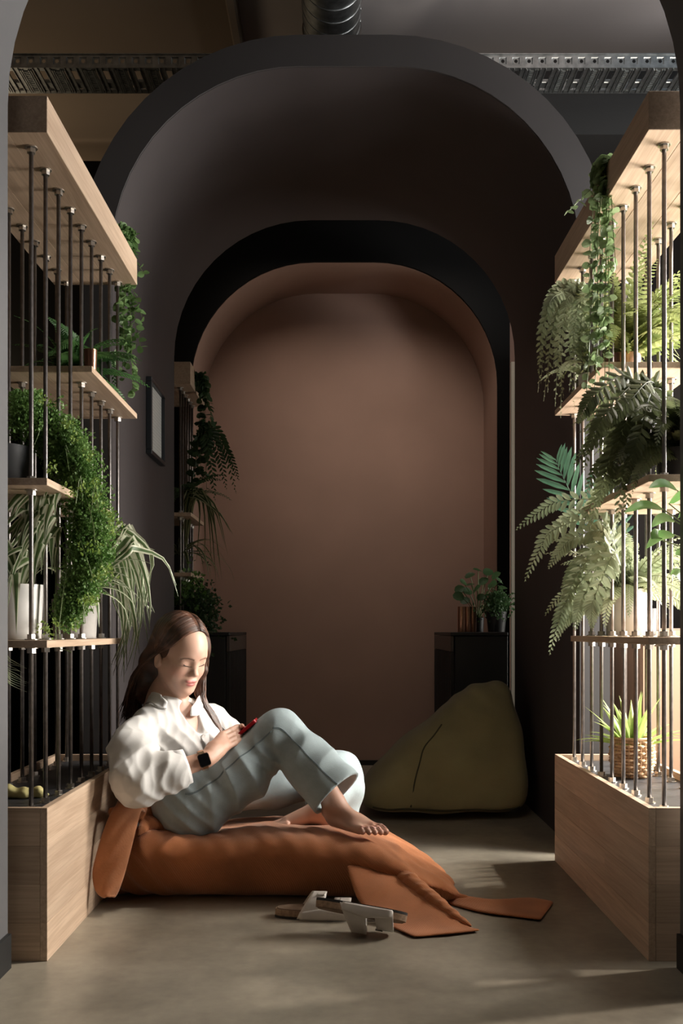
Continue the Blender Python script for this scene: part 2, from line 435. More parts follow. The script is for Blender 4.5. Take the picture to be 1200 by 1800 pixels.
def arch_profile(hw, top, rad, n=14):
    """right foot up, over the flat top, down to the left foot: (x, z)"""
    P = [(hw, 0.0), (hw, (top-rad)*.5), (hw, top-rad)]
    for i in range(1, n+1):
        a = PI/2*i/n; P.append((hw-rad+rad*math.cos(a), top-rad+rad*math.sin(a)))
    for i in range(0, n+1):
        a = PI/2+PI/2*i/n; P.append((-hw+rad+rad*math.cos(a), top-rad+rad*math.sin(a)))
    P += [(-hw, (top-rad)*.5), (-hw, 0.0)]
    return P
def arch_shell(hw, top, rad, th, y0, y1, cx=CX):
    a = [(x+cx, z) for x, z in arch_profile(hw, top, rad)]
    c = [(x+cx, z) for x, z in arch_profile(hw+th, top+th, rad+th)]
    mb = MB(); n = len(a)
    for pr, y in ((a, y0), (a, y1), (c, y0), (c, y1)): mb.v += [(x, y, z) for x, z in pr]
    for i in range(n-1):
        mb.f += [(i, i+1, n+i+1, n+i), (2*n+i, 3*n+i, 3*n+i+1, 2*n+i+1),
                 (i, 2*n+i, 2*n+i+1, i+1), (n+i, n+i+1, 3*n+i+1, 3*n+i)]
    mb.f += [(0, n, 3*n, 2*n), (n-1, 3*n-1, 4*n-1, 2*n-1)]
    return mb
# nearest arch: the camera looks out of it
struct('wall_arch_near', arch_shell(.830, 2.83, .70, .115, 2.27, 2.455, cx=.006), M['greyp'], auto=35)
for s, n in ((-1, 'baseboard_left'), (1, 'baseboard_right')):
    x = .006+s*.830; x0, x1 = sorted((x, x-s*.010))
    struct(n, MB().box(x0, x1, 2.27, 2.452, 0, .085), M['black'])
# middle arch: a deep brown barrel, charcoal front ring
AH, AT, AR = .869, 2.93, .70
mid = struct('wall_arch_middle', arch_shell(AH, AT, AR, .118, 3.70, 5.075), M['brown'], auto=35)
ring = struct('trim_1', arch_shell(AH+.001, AT+.001, AR, .116, 3.692, 3.702), M['ring'], auto=35)
# far wall: a black partition with the arched opening of a clay pink niche
def arch_wall(hw, top, rad, y0, y1, x0, x1, z1, cx=CX):
    a = [(x+cx, z) for x, z in arch_profile(hw, top, rad)]
    c = []
    n = len(a)
    for i, (x, z) in enumerate(a):
        if i < 3: c.append((x1, z))
        elif i >= n-2: c.append((x0, z))
        else:
            dx, dz = x-cx, z-(top-rad)
            t = min(((x1-cx if dx > 0 else cx-x0)/abs(dx)) if abs(dx) > 1e-6 else 1e9, (z1-(top-rad))/max(dz, 1e-6))
            c.append((cx+dx*t, top-rad+dz*t))
    mb = MB()
    for pr, y in ((a, y0), (a, y1), (c, y0), (c, y1)): mb.v += [(x, y, z) for x, z in pr]
    for i in range(n-1):
        mb.f += [(i, i+1, n+i+1, n+i), (2*n+i, 3*n+i, 3*n+i+1, 2*n+i+1),
                 (i, 2*n+i, 2*n+i+1, i+1), (n+i, n+i+1, 3*n+i+1, 3*n+i)]
    return mb
struct('wall_arch_far', arch_wall(AH+.001, AT+.001, AR, 5.64, 5.66, -1.9, .955, 3.5), simple('matt black paint', (.0055, .0055, .0055), .9, spec=.15))
struct('wall_niche_surround', arch_shell(AH, AT, AR, .03, 5.66, 6.18), M['pink'], auto=35)
struct('wall_back', MB().box(-1.2, 1.2, 6.18, 6.28, 0, 3.3), M['pink'])
struct('trim_2', MB().box(.957, 1.04, 5.60, 5.63, 0, 2.35), simple('pale trim', (.55, .50, .42), .6))
struct('trim_3', MB().box(-.83, .86, 6.165, 6.18, 0, .03), M['black'])

# ---------------------------------------------------------------- ventilation duct
duct = thing('ventilation_duct', 'round galvanised spiral duct running under the ceiling above the dark arch', 'duct', (-.042, 2.2, 3.49))
DR, DZ = .123, 3.49-.02
mb = MB(); pts = [(-.042, y, DZ) for y in np.linspace(1.5, 5.6, 12)]
mb.tube(pts, DR, 40); obj('duct_body', mb, M['galv'], duct, auto=40)
for i in range(26):
    y = 3.2+i*.085
    g = MB(); P = []
    for k in range(41):
        a = 2*PI*k/40; P.append((-.042+DR*math.cos(a), y+.085*k/40, DZ+DR*math.sin(a)))
    g.tube(P, .0035, 5); obj('spiral_seam', g, M['galv'], duct, smooth=True)
for i, y in enumerate((3.46, 4.35)):
    g = MB().tube([(-.042, y, DZ), (-.042, y+.035, DZ)], DR+.007, 40); obj('duct_collar', g, M['steel'], duct, auto=40)
# ---------------------------------------------------------------- cable tray
TY0, TY1, TZ = 4.00, 4.19, 2.262+.0
TZ = EYE + (1110-118)*K*4.00/D0
tray = thing('cable_tray', 'perforated galvanised cable tray crossing behind the top of the dark arch', 'cable tray', (0, 4.0, TZ))
def flange(y, x0, x1, z0, z1):
    mb = MB(); p = .0528; n = int((x1-x0)/p)
    for i in range(n):
        cx = x0+(i+.5)*p; cz = (z0+z1)/2; hw = p/2; hh = (z1-z0)/2; r = .0075; s = .0145
        o = [(cx+hw*a, y, cz+hh*b) for a, b in ((-1,-1),(1,-1),(1,1),(-1,1))]
        q = [(cx+s*a, y, cz+s*b) for a, b in ((-1,-1),(1,-1),(1,1),(-1,1))]
        q2 = [(cx+(s-.003)*a, y+.004, cz+(s-.003)*b) for a, b in ((-1,-1),(1,-1),(1,1),(-1,1))]
        h = [(cx+r*math.cos(PI/4*k-3*PI/4), y+.004, cz+r*math.sin(PI/4*k-3*PI/4)) for k in range(8)]
        b = len(mb.v); mb.v += o+q+q2+h
        for k in range(4):
            k2 = (k+1) % 4
            mb.f += [(b+k, b+k2, b+4+k2, b+4+k), (b+4+k, b+4+k2, b+8+k2, b+8+k),
                     (b+8+k, b+8+k2, b+12+(2*k+2) % 8, b+12+2*k+1, b+12+2*k)]
    return mb
obj('side_flange', flange(TY0, -1.7, 1.7, TZ, TZ+.052), M['galv'], tray)
obj('side_flange', flange(TY1, -1.7, 1.7, TZ, TZ+.052), M['galv'], tray)
mb = MB().box(-1.7, 1.7, TY0-.004, TY0+.006, TZ+.050, TZ+.054).box(-1.7, 1.7, TY0-.001, TY0+.022, TZ-.003, TZ+.001).box(-1.7, 1.7, TY1-.022, TY1+.001, TZ-.003, TZ+.001).box(-1.7, 1.7, TY1-.006, TY1+.004, TZ+.050, TZ+.054)
obj('rail', mb, M['galv'], tray)
me_rung = MB()
me_rung.box(-.024, .024, 0, TY1-TY0-.004, -.002, .001)
for k in (-.021, -.012, .012, .021): me_rung.box(k-.002, k+.002, .01, TY1-TY0-.012, -.007, -.001)
for k in range(12): me_rung.box(-.008, .008, .02+k*.013, .026+k*.013, -.006, -.001)
me_r = me_rung.mesh('rung')
me_plate = MB().box(-.012, .012, 0, TY1-TY0-.004, -.002, .001).box(-.012, -.009, 0, .18, -.008, 0).box(.009, .012, 0, .18, -.008, 0).mesh('strip')
me_lug = MB().box(-.018, .018, .0, .045, -.001, .012, .003).mesh('lug')
i = 0; x = -1.66
while x < 1.68:
    for nm, me, dx, yy in (('rung', me_r, 0, .002), ('strip', me_plate, .042, .002), ('lug', me_lug, .066, .11), ('strip', me_plate, .09, .002)):
        o = link(nm, me, M['galv'], tray); o.location = (x+dx, TY0-4.0+yy, 0)
    x += .128
# ---------------------------------------------------------------- shelf units: oak planter base, rods, shelves, beam
nut_me = MB().tube([(0,0,-.006),(0,0,.006)], .0115, 6).mesh('nut')
washer_me = MB().tube([(0,0,-.0015),(0,0,.0015)], .0165, 14).mesh('washer')
def rod_mesh(z0, z1, r=.0058):
    return MB().tube([(0,0,z0),(0,0,z1)], r, 10).mesh('rod')
def plant_shelf(name, label, side, inner, shelves, y0=2.5, y1=3.6, beam=(2.085, 2.178), rods=True, base=True, width=.300, base_h=.386, nrod=9, lower=None):
    """side -1: left of the passage, 1: right; inner = |x| of the passage face; shelves = [(ya, yb, z_bottom)]"""
    s = side; X = lambda a: s*(inner+a)
    def bx(mb, a0, a1, ya, yb, za, zb, bev=0):
        xa, xb = sorted((X(a0), X(a1))); return mb.box(xa, xb, ya, yb, za, zb, bev)
    t = thing(name, label, 'shelf unit', (X(width/2), (y0+y1)/2, 0))
    zb, zt = beam
    # beam of three boards glued side by side
    for k in range(3):
        obj('beam_board', bx(MB(), width*k/3+(.0004 if k else 0), width*(k+1)/3, y0, y1, zb, zt, .0012), M['oak'], t)
    for (ya, yb, z) in shelves:
        for k in range(2):
            obj('shelf_board', bx(MB(), width*k/2+(.0004 if k else 0), width*(k+1)/2, ya, yb, z, z+.0185, .001), M['oak'], t)
    zr = base_h-.022
    if base:
        g = .0004
        rows = 4; hh = base_h/rows
        for k in range(rows):
            z0, z1 = k*hh+(g/2 if k else 0), (k+1)*hh-(g/2 if k < rows-1 else 0)
            cut = [y0, y0+(y1-y0)*(.58, .38, .66, .45)[k], y1] if s > 0 else [y0, y0+(y1-y0)*(.42, .70, .5, .62)[k], y1]
            for a, b2 in zip(cut[:-1], cut[1:]):
                obj('plank', bx(MB(), 0, .018, a+g/2, b2-g/2, z0, z1, .0005), M['oak'], t)
            obj('plank', bx(MB(), .0185, width-.0185, y0, y0+.018, z0, z1, .0005), M['oakx'], t)
            obj('plank', bx(MB(), .0185, width-.0185, y1-.018, y1, z0, z1, .0005), M['oakx'], t)
            obj('plank', bx(MB(), width-.018, width, y0, y1, z0, z1, .0005), M['oak'], t)
        obj('slate_top', bx(MB(), .0185, width-.0185, y0+.0185, y1-.0185, zr-.02, zr), M['slate'], t)
    else:
        zr = lower
    if rods:
        rm = rod_mesh(zr-.001, zb+.002)
        L = root_loc(t)
        step = (y1-y0-.105)/(nrod-1) if nrod > 1 else 0
        for row in (.064, width-.053):
            for i in range(nrod):
                y = y0+.085*(.9)+i*step
                ro = link('rod', rm, M['steel'], t, smooth=True, loc=(X(row)-L.x, y-L.y, 0))
                zs = [(zr, 1), (zb, -1)]
                for (ya, yb, z) in shelves:
                    if ya < y < yb: zs += [(z, -1), (z+.0185, 1)]
                for z, d in zs:
                    n = link('nut', nut_me, M['zinc'], ro, loc=(0, 0, z+d*.0092)); n.rotation_euler.z = random.uniform(0, 1)
                    link('washer', washer_me, M['zinc'], ro, loc=(0, 0, z+d*.0016))
    return t
SL = plant_shelf('plant_shelf', 'oak plant shelf unit with steel rods behind the seated woman', -1, .740,
    [(2.95, 3.6, 1.600), (2.5, 3.2, 1.198), (2.5, 3.37, .789)])
SR = plant_shelf('plant_shelf', 'oak plant shelf unit with steel rods full of bright ferns, facing the woman', 1, .772,
    [(2.95, 3.6, 1.612), (2.5, 3.2, 1.207), (2.5, 3.35, .797)], beam=(2.092, 2.190))
SB = plant_shelf('plant_shelf', 'dim oak plant shelf unit beside the pink niche, behind the arch', -1, .775,
    [(5.12, 5.6, 1.425), (5.12, 5.6, 1.115), (5.12, 5.6, .60)], y0=5.10, y1=5.62, beam=(2.10, 2.215), base=True, nrod=6, width=.30, base_h=.386)
# low black slatted cabinets in front of the pink niche
M['cab'] = simple('black laminate', (.018, .018, .019), .5, noise=.1, nscale=6)
M['cabtop'] = simple('dark bronze edge', (.075, .058, .050), .45)
def cabinet(label, x0, x1, y0, y1, h, face):
    t = thing('slatted_cabinet', label, 'cabinet', ((x0+x1)/2, (y0+y1)/2, 0))
    inx = x1 if face > 0 else x0
    cx0, cx1 = (x0, x1-.02) if face > 0 else (x0+.02, x1)
    obj('carcass', MB().box(cx0, cx1, y0+.012, y1, 0, h-.02, .002), M['cab'], t)
    obj('top', MB().box(x0, x1, y0, y1, h-.018, h, .002), M['cab'], t)
    obj('door', MB().box(cx0+.003, cx1-.003, y0, y0+.0115, .03, h-.022, .001), M['cab'], t)
    fa, fb = sorted((inx, inx-face*.016))
    obj('rail', MB().box(fa, fb, y0+.002, y1, h-.10, h-.02, .001), M['cabtop'], t)
    n = 15
    sm = MB().box(-.008, .008, -.011, .011, .02, h-.102, .001).mesh('slat'); L = root_loc(t)
    for i in range(n):
        o = link('slat', sm, M['cab'], t); o.location = ((fa+fb)/2-L.x, y0+.02+(y1-y0-.04)*i/(n-1)-L.y, 0)
    return t
cabinet('black slatted cabinet half hidden behind the seated woman', -.745, -.583, 5.18, 6.10, .826, 1)
cabinet('black slatted cabinet behind the green bean bag, plants on top', .569, .868, 5.18, 6.10, .826, -1)
# framed sheet on the brown wall of the arch
fr = thing('picture_frame', 'black framed sheet of faint printed lines hanging on the dark brown arch wall', 'picture', (-.853, 4.51, 1.776))
xw = CX-AH
for nm, a in (('frame_rail', (4.34, 4.68, 1.925, 1.945)), ('frame_rail', (4.34, 4.68, 1.607, 1.627)), ('frame_stile', (4.34, 4.36, 1.6275, 1.9245)), ('frame_stile', (4.66, 4.68, 1.6275, 1.9245))):
    obj(nm, MB().box(xw+.0008, xw+.026, *a, .002), simple('black frame', (.015, .018, .022), .4) if nm == 'frame_rail' else bpy.data.materials['black frame'], fr)
m, nt, b = mat_new('printed sheet'); L_ = nt.links
tc = nd(nt, 'ShaderNodeTexCoord'); sp = nd(nt, 'ShaderNodeSeparateXYZ'); L_.new(tc.outputs['Object'], sp.inputs[0])
wv = nd(nt, 'ShaderNodeMath', operation='SINE'); ml = nd(nt, 'ShaderNodeMath', operation='MULTIPLY'); ml.inputs[1].default_value = 420
L_.new(sp.outputs[2], ml.inputs[0]); L_.new(ml.outputs[0], wv.inputs[0])
nz = nd(nt, 'ShaderNodeTexNoise'); mp = nd(nt, 'ShaderNodeMapping'); mp.inputs['Scale'].default_value = (1, 120, 66); L_.new(tc.outputs['Object'], mp.inputs[0]); L_.new(mp.outputs[0], nz.inputs['Vector'])
gt = nd(nt, 'ShaderNodeMath', operation='GREATER_THAN'); gt.inputs[1].default_value = .35; L_.new(wv.outputs[0], gt.inputs[0])
g2 = nd(nt, 'ShaderNodeMath', operation='GREATER_THAN'); g2.inputs[1].default_value = .5; L_.new(nz.outputs['Fac'], g2.inputs[0])
mu = nd(nt, 'ShaderNodeMath', operation='MULTIPLY'); L_.new(gt.outputs[0], mu.inputs[0]); L_.new(g2.outputs[0], mu.inputs[1])
mx = nd(nt, 'ShaderNodeMix', data_type='RGBA'); mx.inputs[6].default_value = (.62, .64, .62, 1); mx.inputs[7].default_value = (.42, .44, .43, 1); L_.new(mu.outputs[0], mx.inputs[0]); L_.new(mx.outputs[2], b.inputs['Base Color'])
obj('printed_sheet', MB().box(xw+.0008, xw+.010, 4.3605, 4.6595, 1.6275, 1.9245), m, fr)
# right background: tan cupboard with a pale bin on it, seen through the right unit
t = thing('tan_cupboard', 'tan laminate cupboard behind the right plant shelf', 'cupboard', (1.75, 4.2, 0))
obj('carcass', MB().box(1.18, 2.3, 3.92, 4.4, .0, .842, .003), M['tan'], t)
for k in range(3):
    obj('door', MB().box(1.182+k*.372, 1.182+k*.372+.368, 3.902, 3.9195, .02, .835, .002), M['tan'], t)
bn = thing('storage_bin', 'pale grey bin standing on the tan cupboard', 'bin', (1.56, 4.12, .842))
obj('bin_body', MB().lathe([(.13, 0), (.165, .26), (.165, .275), (.155, .275), (.122, .02)], (1.56, 4.12, .8425), 24), simple('pale grey plastic', (.6, .6, .62), .5), bn, auto=40)
# small pendant lamp far left
pl = thing('pendant_lamp', 'small black cone pendant lamp glowing far behind the left shelf', 'lamp', W(133, 500, 2.9))
c = W(133, 538, 2.9)
pm = simple('black lamp metal', (.02, .02, .02), .5)
obj('shade', MB().lathe([(.036, .004), (.038, .02), (.038, .25), (.03, .26)], c, 20), pm, pl, auto=40)
em, nt, b = mat_new('lamp glow'); b.inputs['Emission Color'].default_value = (1, .85, .65, 1); b.inputs['Emission Strength'].default_value = 6
obj('bulb', MB().lathe([(.01, -.014), (.028, -.006), (.034, .0035)], c, 16), em, pl, smooth=True)
obj('cord', MB().tube([(c[0], c[1], c[2]+.26), (c[0], c[1], CZ)], .004, 6), pm, pl)
# ---------------------------------------------------------------- plants
G = {}
G['vine'] = leafmat('round vine leaf', (.19, .28, .12), (.33, .43, .23))
G['vined'] = leafmat('round vine leaf lush', (.12, .22, .075), (.23, .36, .14))
G['stem'] = leafmat('vine stem', (.12, .17, .06), (.2, .26, .1), trans=0)
G['fern'] = leafmat('deep green fern', (.05, .14, .04), (.12, .27, .08))
G['fernpale'] = leafmat('pale sage fern', (.24, .29, .17), (.46, .50, .33))
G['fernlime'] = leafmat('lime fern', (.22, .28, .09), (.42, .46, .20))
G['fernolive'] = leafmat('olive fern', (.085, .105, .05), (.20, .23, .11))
G['fernshade'] = leafmat('shade darkened fern', (.04, .08, .03), (.07, .13, .05))  # fern colour darkened to carry the shade at the back
G['palm'] = leafmat('blue green palm', (.045, .12, .075), (.10, .21, .13))
G['bush'] = leafmat('small bushy leaf', (.13, .27, .065), (.30, .46, .15))
G['bushy'] = leafmat('young yellow green leaf', (.22, .35, .06), (.38, .50, .14))
G['strap'] = leafmat('variegated strap leaf', (.09, .16, .055), (.17, .25, .10), uvstripe=(.76, .77, .60))
G['strapshade'] = leafmat('shade darkened strap leaf', (.04, .08, .025), (.07, .11, .04), uvstripe=(.42, .42, .24))  # darker copy of the strap leaf, back-shelf shade put into its colour
G['blade'] = leafmat('bright blade leaf', (.30, .42, .10), (.50, .60, .24))
G['broad'] = leafmat('broad pale green leaf', (.16, .34, .10), (.30, .48, .19))
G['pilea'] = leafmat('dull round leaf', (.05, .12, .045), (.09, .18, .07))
P_ = {}
P_['white'] = simple('white glazed pot', (.74, .72, .69), .45, noise=.05, nscale=12)
P_['grey'] = simple('grey concrete pot', (.36, .34, .32), .85, noise=.15, nscale=14, bump=.15)
P_['copper'] = simple('copper pot', (.62, .33, .22), .3, metal=1.0, noise=.15, nscale=10)
P_['dark'] = simple('dark pot', (.022, .022, .024), .5)
P_['soil'] = simple('soil', (.03, .022, .016), .95, noise=.4, nscale=60)
P_['wicker'] = simple('wicker', (.60, .38, .21), .6, noise=.25, nscale=40, bump=.2)

def add_uv(me, uvs):
    lay = me.uv_layers.new(name='UVMap')
    lay.data.foreach_set('uv', np.asarray(uvs, np.float32)[[l.vertex_index for l in me.loops]].ravel())
def frond_mb(pts, width, n=26, pin=.9, wide=.30, droop=.25, lens=None, side=None, face=None):
    """feather leaf along pts (spine), pinnae up to width long"""
    C = spline(pts, n*2+1); mb = MB()
    mb.tube(C, [max(.0006, .0022*(1-i/len(C))) for i in range(len(C))], 4)
    for i in range(2, n*2, 1):
        t = i/(n*2.0); p = C[i]; T = C[min(i+1, n*2)]-C[i-1]; T = T/max(np.linalg.norm(T), 1e-9)
        S = np.cross(face, T) if face is not None else (side if side is not None else np.cross(T, (0, 0, 1.0)))
        S = S/max(np.linalg.norm(S), 1e-9); N = np.cross(S, T)
        prof = min(1, (t/.16)**.7)*(1-t)**.62*1.15 if lens is None else lens(t)
        l = width*max(prof, .04)*random.uniform(.9, 1.08)
        for s in (1, -1):
            if (i+(s > 0)) % 2: continue
            d = S*s*pin+T*(.42+.5*t)-N*droop*0.0; d = d/np.linalg.norm(d)
            wv = np.cross(d, N); wv = wv/max(np.linalg.norm(wv), 1e-9)
            w = l*wide*.5 if l > .012 else l*.3
            dz = np.array((0, 0, -1.0))*droop
            a = p; m1 = p+d*l*.35+dz*l*.08; m2 = p+d*l*.75+dz*l*.30; e = p+d*l+dz*l*.55
            mb.add([a+wv*w*.3, a-wv*w*.3, m1+wv*w+N*w*.25, m1-wv*w+N*w*.25, m1, m2+wv*w*.8+N*w*.2, m2-wv*w*.8+N*w*.2, m2, e],
                   [(0, 4, 2), (1, 3, 4), (0, 1, 4), (2, 4, 7, 5), (4, 3, 6, 7), (5, 7, 8), (7, 6, 8)])
    return mb
def arc(o, az, L, el, droop, n=6, r0=.0):
    """spine from o, leaving at elevation el in direction az, bending down"""
    p = np.array(o, float); out = [p.copy()]; st = L/n; e = el
    for i in range(n):
        h = np.array((math.cos(az), math.sin(az), 0))
        p = p+(h*math.cos(e)+np.array((0, 0, 1))*math.sin(e))*st; out.append(p.copy()); e = max(-1.45, e-droop/n)
    return out
def pot_plant(name, label, base, pot, cat='plant', group=None):
    """pot: (material, radius, height[, taper]) or None"""
    t = thing(name, label, cat, base, group)
    if pot:
        m, r, h = pot[:3]; k = pot[3] if len(pot) > 3 else .88
        z = .0005
        obj('pot', MB().lathe([(r*k, z), (r*k*1.02, .004), (r, h-.006), (r, h), (r-.007, h), (r-.009, h-.012)], base, 30), m, t, auto=40)
        obj('soil', MB().lathe([(r*.80, h-.03), (r-.011, h-.014), (.01, h-.012)], base, 20), P_['soil'], t)
    return t
def fern(name, label, base, pot, mat, n, L, el=(.3, 1.2), droop=(1.2, 2.2), width=.050, az=(0, 2*PI), extra=(), lo=.0, pins=23, wide=.42, group=None, cat='fern', ok=None):
    t = pot_plant(name, label, base, pot, cat, group)
    top = (base[0], base[1], base[2]+(pot[2] if pot else 0)-.008)
    for i in range(n):
        for _ in range(30):
            a = az[0]+(az[1]-az[0])*(i+random.random()*(1 if _ < 8 else n))/n; e = random.uniform(*el); l = L*random.uniform(.75, 1.1)*(1 if _ < 15 else .7)
            P = arc(top, a, l, e, random.uniform(*droop))
            if ok is None or ok(P): break
        else: continue
        mb = frond_mb(P, width*random.uniform(.85, 1.1), pins, wide=wide, face=np.array((random.uniform(-.5, .3)-.35*math.cos(a), -.75-.2*math.sin(a), .75+.2*random.random())))
        obj('frond', mb, mat, t)
    for pts, w in extra:
        obj('frond', frond_mb(pts, w*1.05, 24, wide=wide, face=np.array((random.uniform(-.45, .15), -1.0, random.uniform(.1, .6)))), mat, t)
    return t
def ribbon(mb, uv, pts, w, fold=.25, n=12, side=None, prof=None, twist=0):
    C = spline(pts, n)
    for i, p in enumerate(C):
        T = C[min(i+1, n-1)]-C[max(i-1, 0)]; T = T/max(np.linalg.norm(T), 1e-9)
        S = side if side is not None else np.cross(T, (0, 0, 1.0))
        if np.linalg.norm(S) < 1e-3: S = np.array((1.0, 0, 0))
        S = S-T*np.dot(S, T); S = S/max(np.linalg.norm(S), 1e-9); N = np.cross(S, T)
        t = i/(n-1); ww = w*(prof(t) if prof else (.55+.45*math.sin(PI*min(1, t*1.3)))*(1-t**3)+.02)
        b = len(mb.v)
        for k, u in ((-1, 0), (-.45, .27), (0, .5), (.45, .73), (1, 1)):
            mb.v.append(tuple(p+S*ww*k+N*abs(k)*ww*fold)); uv.append((u, t))
        if i: mb.f += [(b-5+q, b-4+q, b+1+q, b+q) for q in range(4)]
def leaf_obj(name, pts, w, mat, parent, **kw):
    mb = MB(); uv = []; ribbon(mb, uv, pts, w, **kw)
    l = root_loc(parent); mb.v = [(p[0]-l.x, p[1]-l.y, p[2]-l.z) for p in mb.v]
    me = mb.mesh(name); add_uv(me, uv); return link(name, me, mat, parent, smooth=True)
def strap_plant(name, label, base, pot, mat, n, L, w=.009, az=(0, 2*PI), el=(.5, 1.35), droop=(1.6, 3.2), extra=(), group=None, ok=None):
    t = pot_plant(name, label, base, pot, 'spider plant' , group)
    top = (base[0], base[1], base[2]+(pot[2] if pot else 0)-.006)
    for i in range(n):
        for _ in range(25):
            a = az[0]+(az[1]-az[0])*(i+random.random())/n; l = L*random.uniform(.6, 1.1)
            P = arc(top, a, l, random.uniform(*el), random.uniform(*droop), 7)
            if ok is None or ok(P): break
        else: continue
        leaf_obj('leaf', P, w*random.uniform(.8, 1.2), mat, t, side=np.array((-math.sin(a), math.cos(a), .2)))
    for pts in extra:
        leaf_obj('leaf', pts, w*random.uniform(.75, 1.15), mat, t, side=np.cross(np.array((random.uniform(-.6, .3), -1, random.uniform(-.2, .8))), np.array(pts[-1])-np.array(pts[1])))
    return t
# --- round leaf shared by the trailing vines
def disc_leaf(r=1.0, n=9, cup=.25):
    v = [(0, 0, 0)]; f = []
    for k in range(n):
        a = 2*PI*k/n; rr = r*(1-.10*math.cos(a)+(.14 if k == 0 else 0)); v.append((rr*math.cos(a)+r*.9, rr*.92*math.sin(a), cup*r*(math.sin(a)**2)))
    for k in range(n): f.append((0, 1+k, 1+(k+1) % n)) if False else None
    v[0] = (r*.9, 0, 0)
    f = [(0, 1+k, 1+(k+1) % n) for k in range(n)]
    return v, f
_v, _f = disc_leaf()
leaf_me = bpy.data.meshes.new('leaf'); leaf_me.from_pydata(_v, [], _f); leaf_me.update()
def vine(name, label, strands, mat, leaf_r=.014, gap=.014, parent_loc=None, cat='vine', rmul=(.75, 1.2)):
    t = thing(name, label, cat, strands[0][0])
    L = root_loc(t)
    lm = leaf_me.copy(); lm.materials.append(mat); made = 0; rest = MB()
    for st in strands:
        ln = sum(np.linalg.norm(np.array(a)-np.array(b)) for a, b in zip(st[:-1], st[1:]))
        n = max(6, int(ln/gap)); C = spline(st, n)
        s = obj('stem', MB().tube(C, .0013, 4), G['stem'], t)
        for i in range(1, n):
            for sgn in ((1, -1) if i % 2 else (random.choice((1, -1)),)):
                p = C[i]; o = bpy.data.objects.new('leaf', lm); o.location = (p[0]-L.x, p[1]-L.y, p[2]-L.z)
                a = random.uniform(-.9, .9)+(0 if sgn > 0 else PI)+random.choice((0, 0, -PI/2))
                o.rotation_euler = (random.uniform(.2, 1.5), random.uniform(-.3, .9), a)
                k = leaf_r*random.uniform(*rmul); o.scale = (k, k, k)
                if made < 290:
                    COL.objects.link(o); o.parent = s; made += 1
                else:
                    mw = Matrix.LocRotScale(o.location, o.rotation_euler, o.scale)
                    rest.add([mw @ Vector(v_) for v_ in _v], _f); bpy.data.objects.remove(o)
    lm.polygons.foreach_set('use_smooth', [True]*len(lm.polygons))
    if rest.v: tag(link('foliage', rest.mesh('foliage'), mat, t, True), kind='stuff')
    return t
# ===== left unit ==================================================
# trailing vine over the rear end of the beam
st = []
for (x0, x1, y1, d) in ((208, 206, 560, 1.43), (214, 228, 640, 1.44), (224, 250, 560, 1.45), (232, 254, 480, 1.452), (216, 238, 697, 1.445), (226, 208, 665, 1.45), (222, 240, 690, 1.452), (210, 222, 600, 1.435), (215, 203, 640, 1.438), (226, 243, 610, 1.449)):
    a = W(x0-8, 392+random.uniform(-6, 10), d); a = (a[0], a[1]+.02, a[2]-.01)
    st.append([a, W(x0+6, 420, d), W((x0+x1)/2+random.uniform(-8, 12), (420+y1)/2, d), W(x1+random.uniform(-5, 5), y1, d)])
vine('trailing_vine', 'lush green round-leaved vine hanging from the end of the left shelf beam', st, G['vined'], .0140, .0175)
# small fern in a copper pot, top left shelf
b0 = (-.90, 3.32, 1.6187)
fern('potted_fern', 'deep green fern in a copper pot on the top left shelf', b0, (P_['copper'], .055, .075, .95), G['fern'], 34, .26, (.2, 1.2), (1.0, 2.0), .040,
     extra=[([W(165, 640, 1.33), W(185, 620, 1.36), W(196, 640, 1.38), W(203, 688, 1.39)], .03), ([W(150, 620, 1.33), W(120, 585, 1.3), W(82, 556, 1.28)], .030), ([W(155, 620, 1.33), W(130, 600, 1.27), W(86, 620, 1.25)], .034)])
b1 = (-.770, 3.05, 1.6187)
obj('pot', MB().lathe([(.018, 0.0005), (.020, .071), (.020, .075), (.017, .075), (.016, .066)], b1, 26), P_['copper'], tag(thing('copper_pot', 'tiny copper pot at the front corner of the top left shelf', 'pot', b1)), auto=40)
# dense trailing bush on the second left shelf
b2 = (-.965, 2.80, 1.2167)
t = pot_plant('trailing_bush', 'dense small-leaved bush spilling from a dark pot down the left shelf', b2, (P_['dark'], .095, .13, .9), 'plant')
def leaf_cloud(samples, r, mat, parent, name, nleaf=4):
    mb = MB()
    for p in samples:
        for k in range(nleaf):
            d = np.random.normal(size=3); d /= np.linalg.norm(d); u = np.cross(d, np.random.normal(size=3)); u /= np.linalg.norm(u)
            l = r*random.uniform(.6, 1.3); q = np.array(p)+d*r*.5; n = np.cross(d, u)
            mb.add([q, q+d*l*.45+u*l*.42+n*l*.12, q+d*l, q+d*l*.45-u*l*.42+n*l*.12], [(0, 1, 2), (0, 2, 3)])
    return tag(obj(name, mb, mat, parent), kind='stuff')
cen = [W(60, 735, 1.13), W(110, 780, 1.13), W(140, 840, 1.115), W(160, 930, 1.115), W(150, 1010, 1.115), W(115, 1085, 1.11)]
rad = [.085, .085, .075, .085, .075, .045]
def in_blob(n, sh=1.0):
    C = spline(cen, 60); out = []
    R = np.interp(np.linspace(0, 1, 60), np.linspace(0, 1, len(rad)), rad)
    while len(out) < n:
        i = random.randrange(60); d = np.random.normal(size=3); d /= np.linalg.norm(d); d[1] *= .6
        out.append(C[i]+d*R[i]*random.uniform(.35, 1.0)*sh*random.uniform(.8, 1.12))
    return out
leaf_cloud(in_blob(6200), .0092, G['bush'], t, 'foliage')
leaf_cloud([W(random.uniform(20, 75), random.uniform(690, 755), random.uniform(1.1, 1.22)) for _ in range(900)], .0095, G['bush'], t, 'foliage')
tips = []
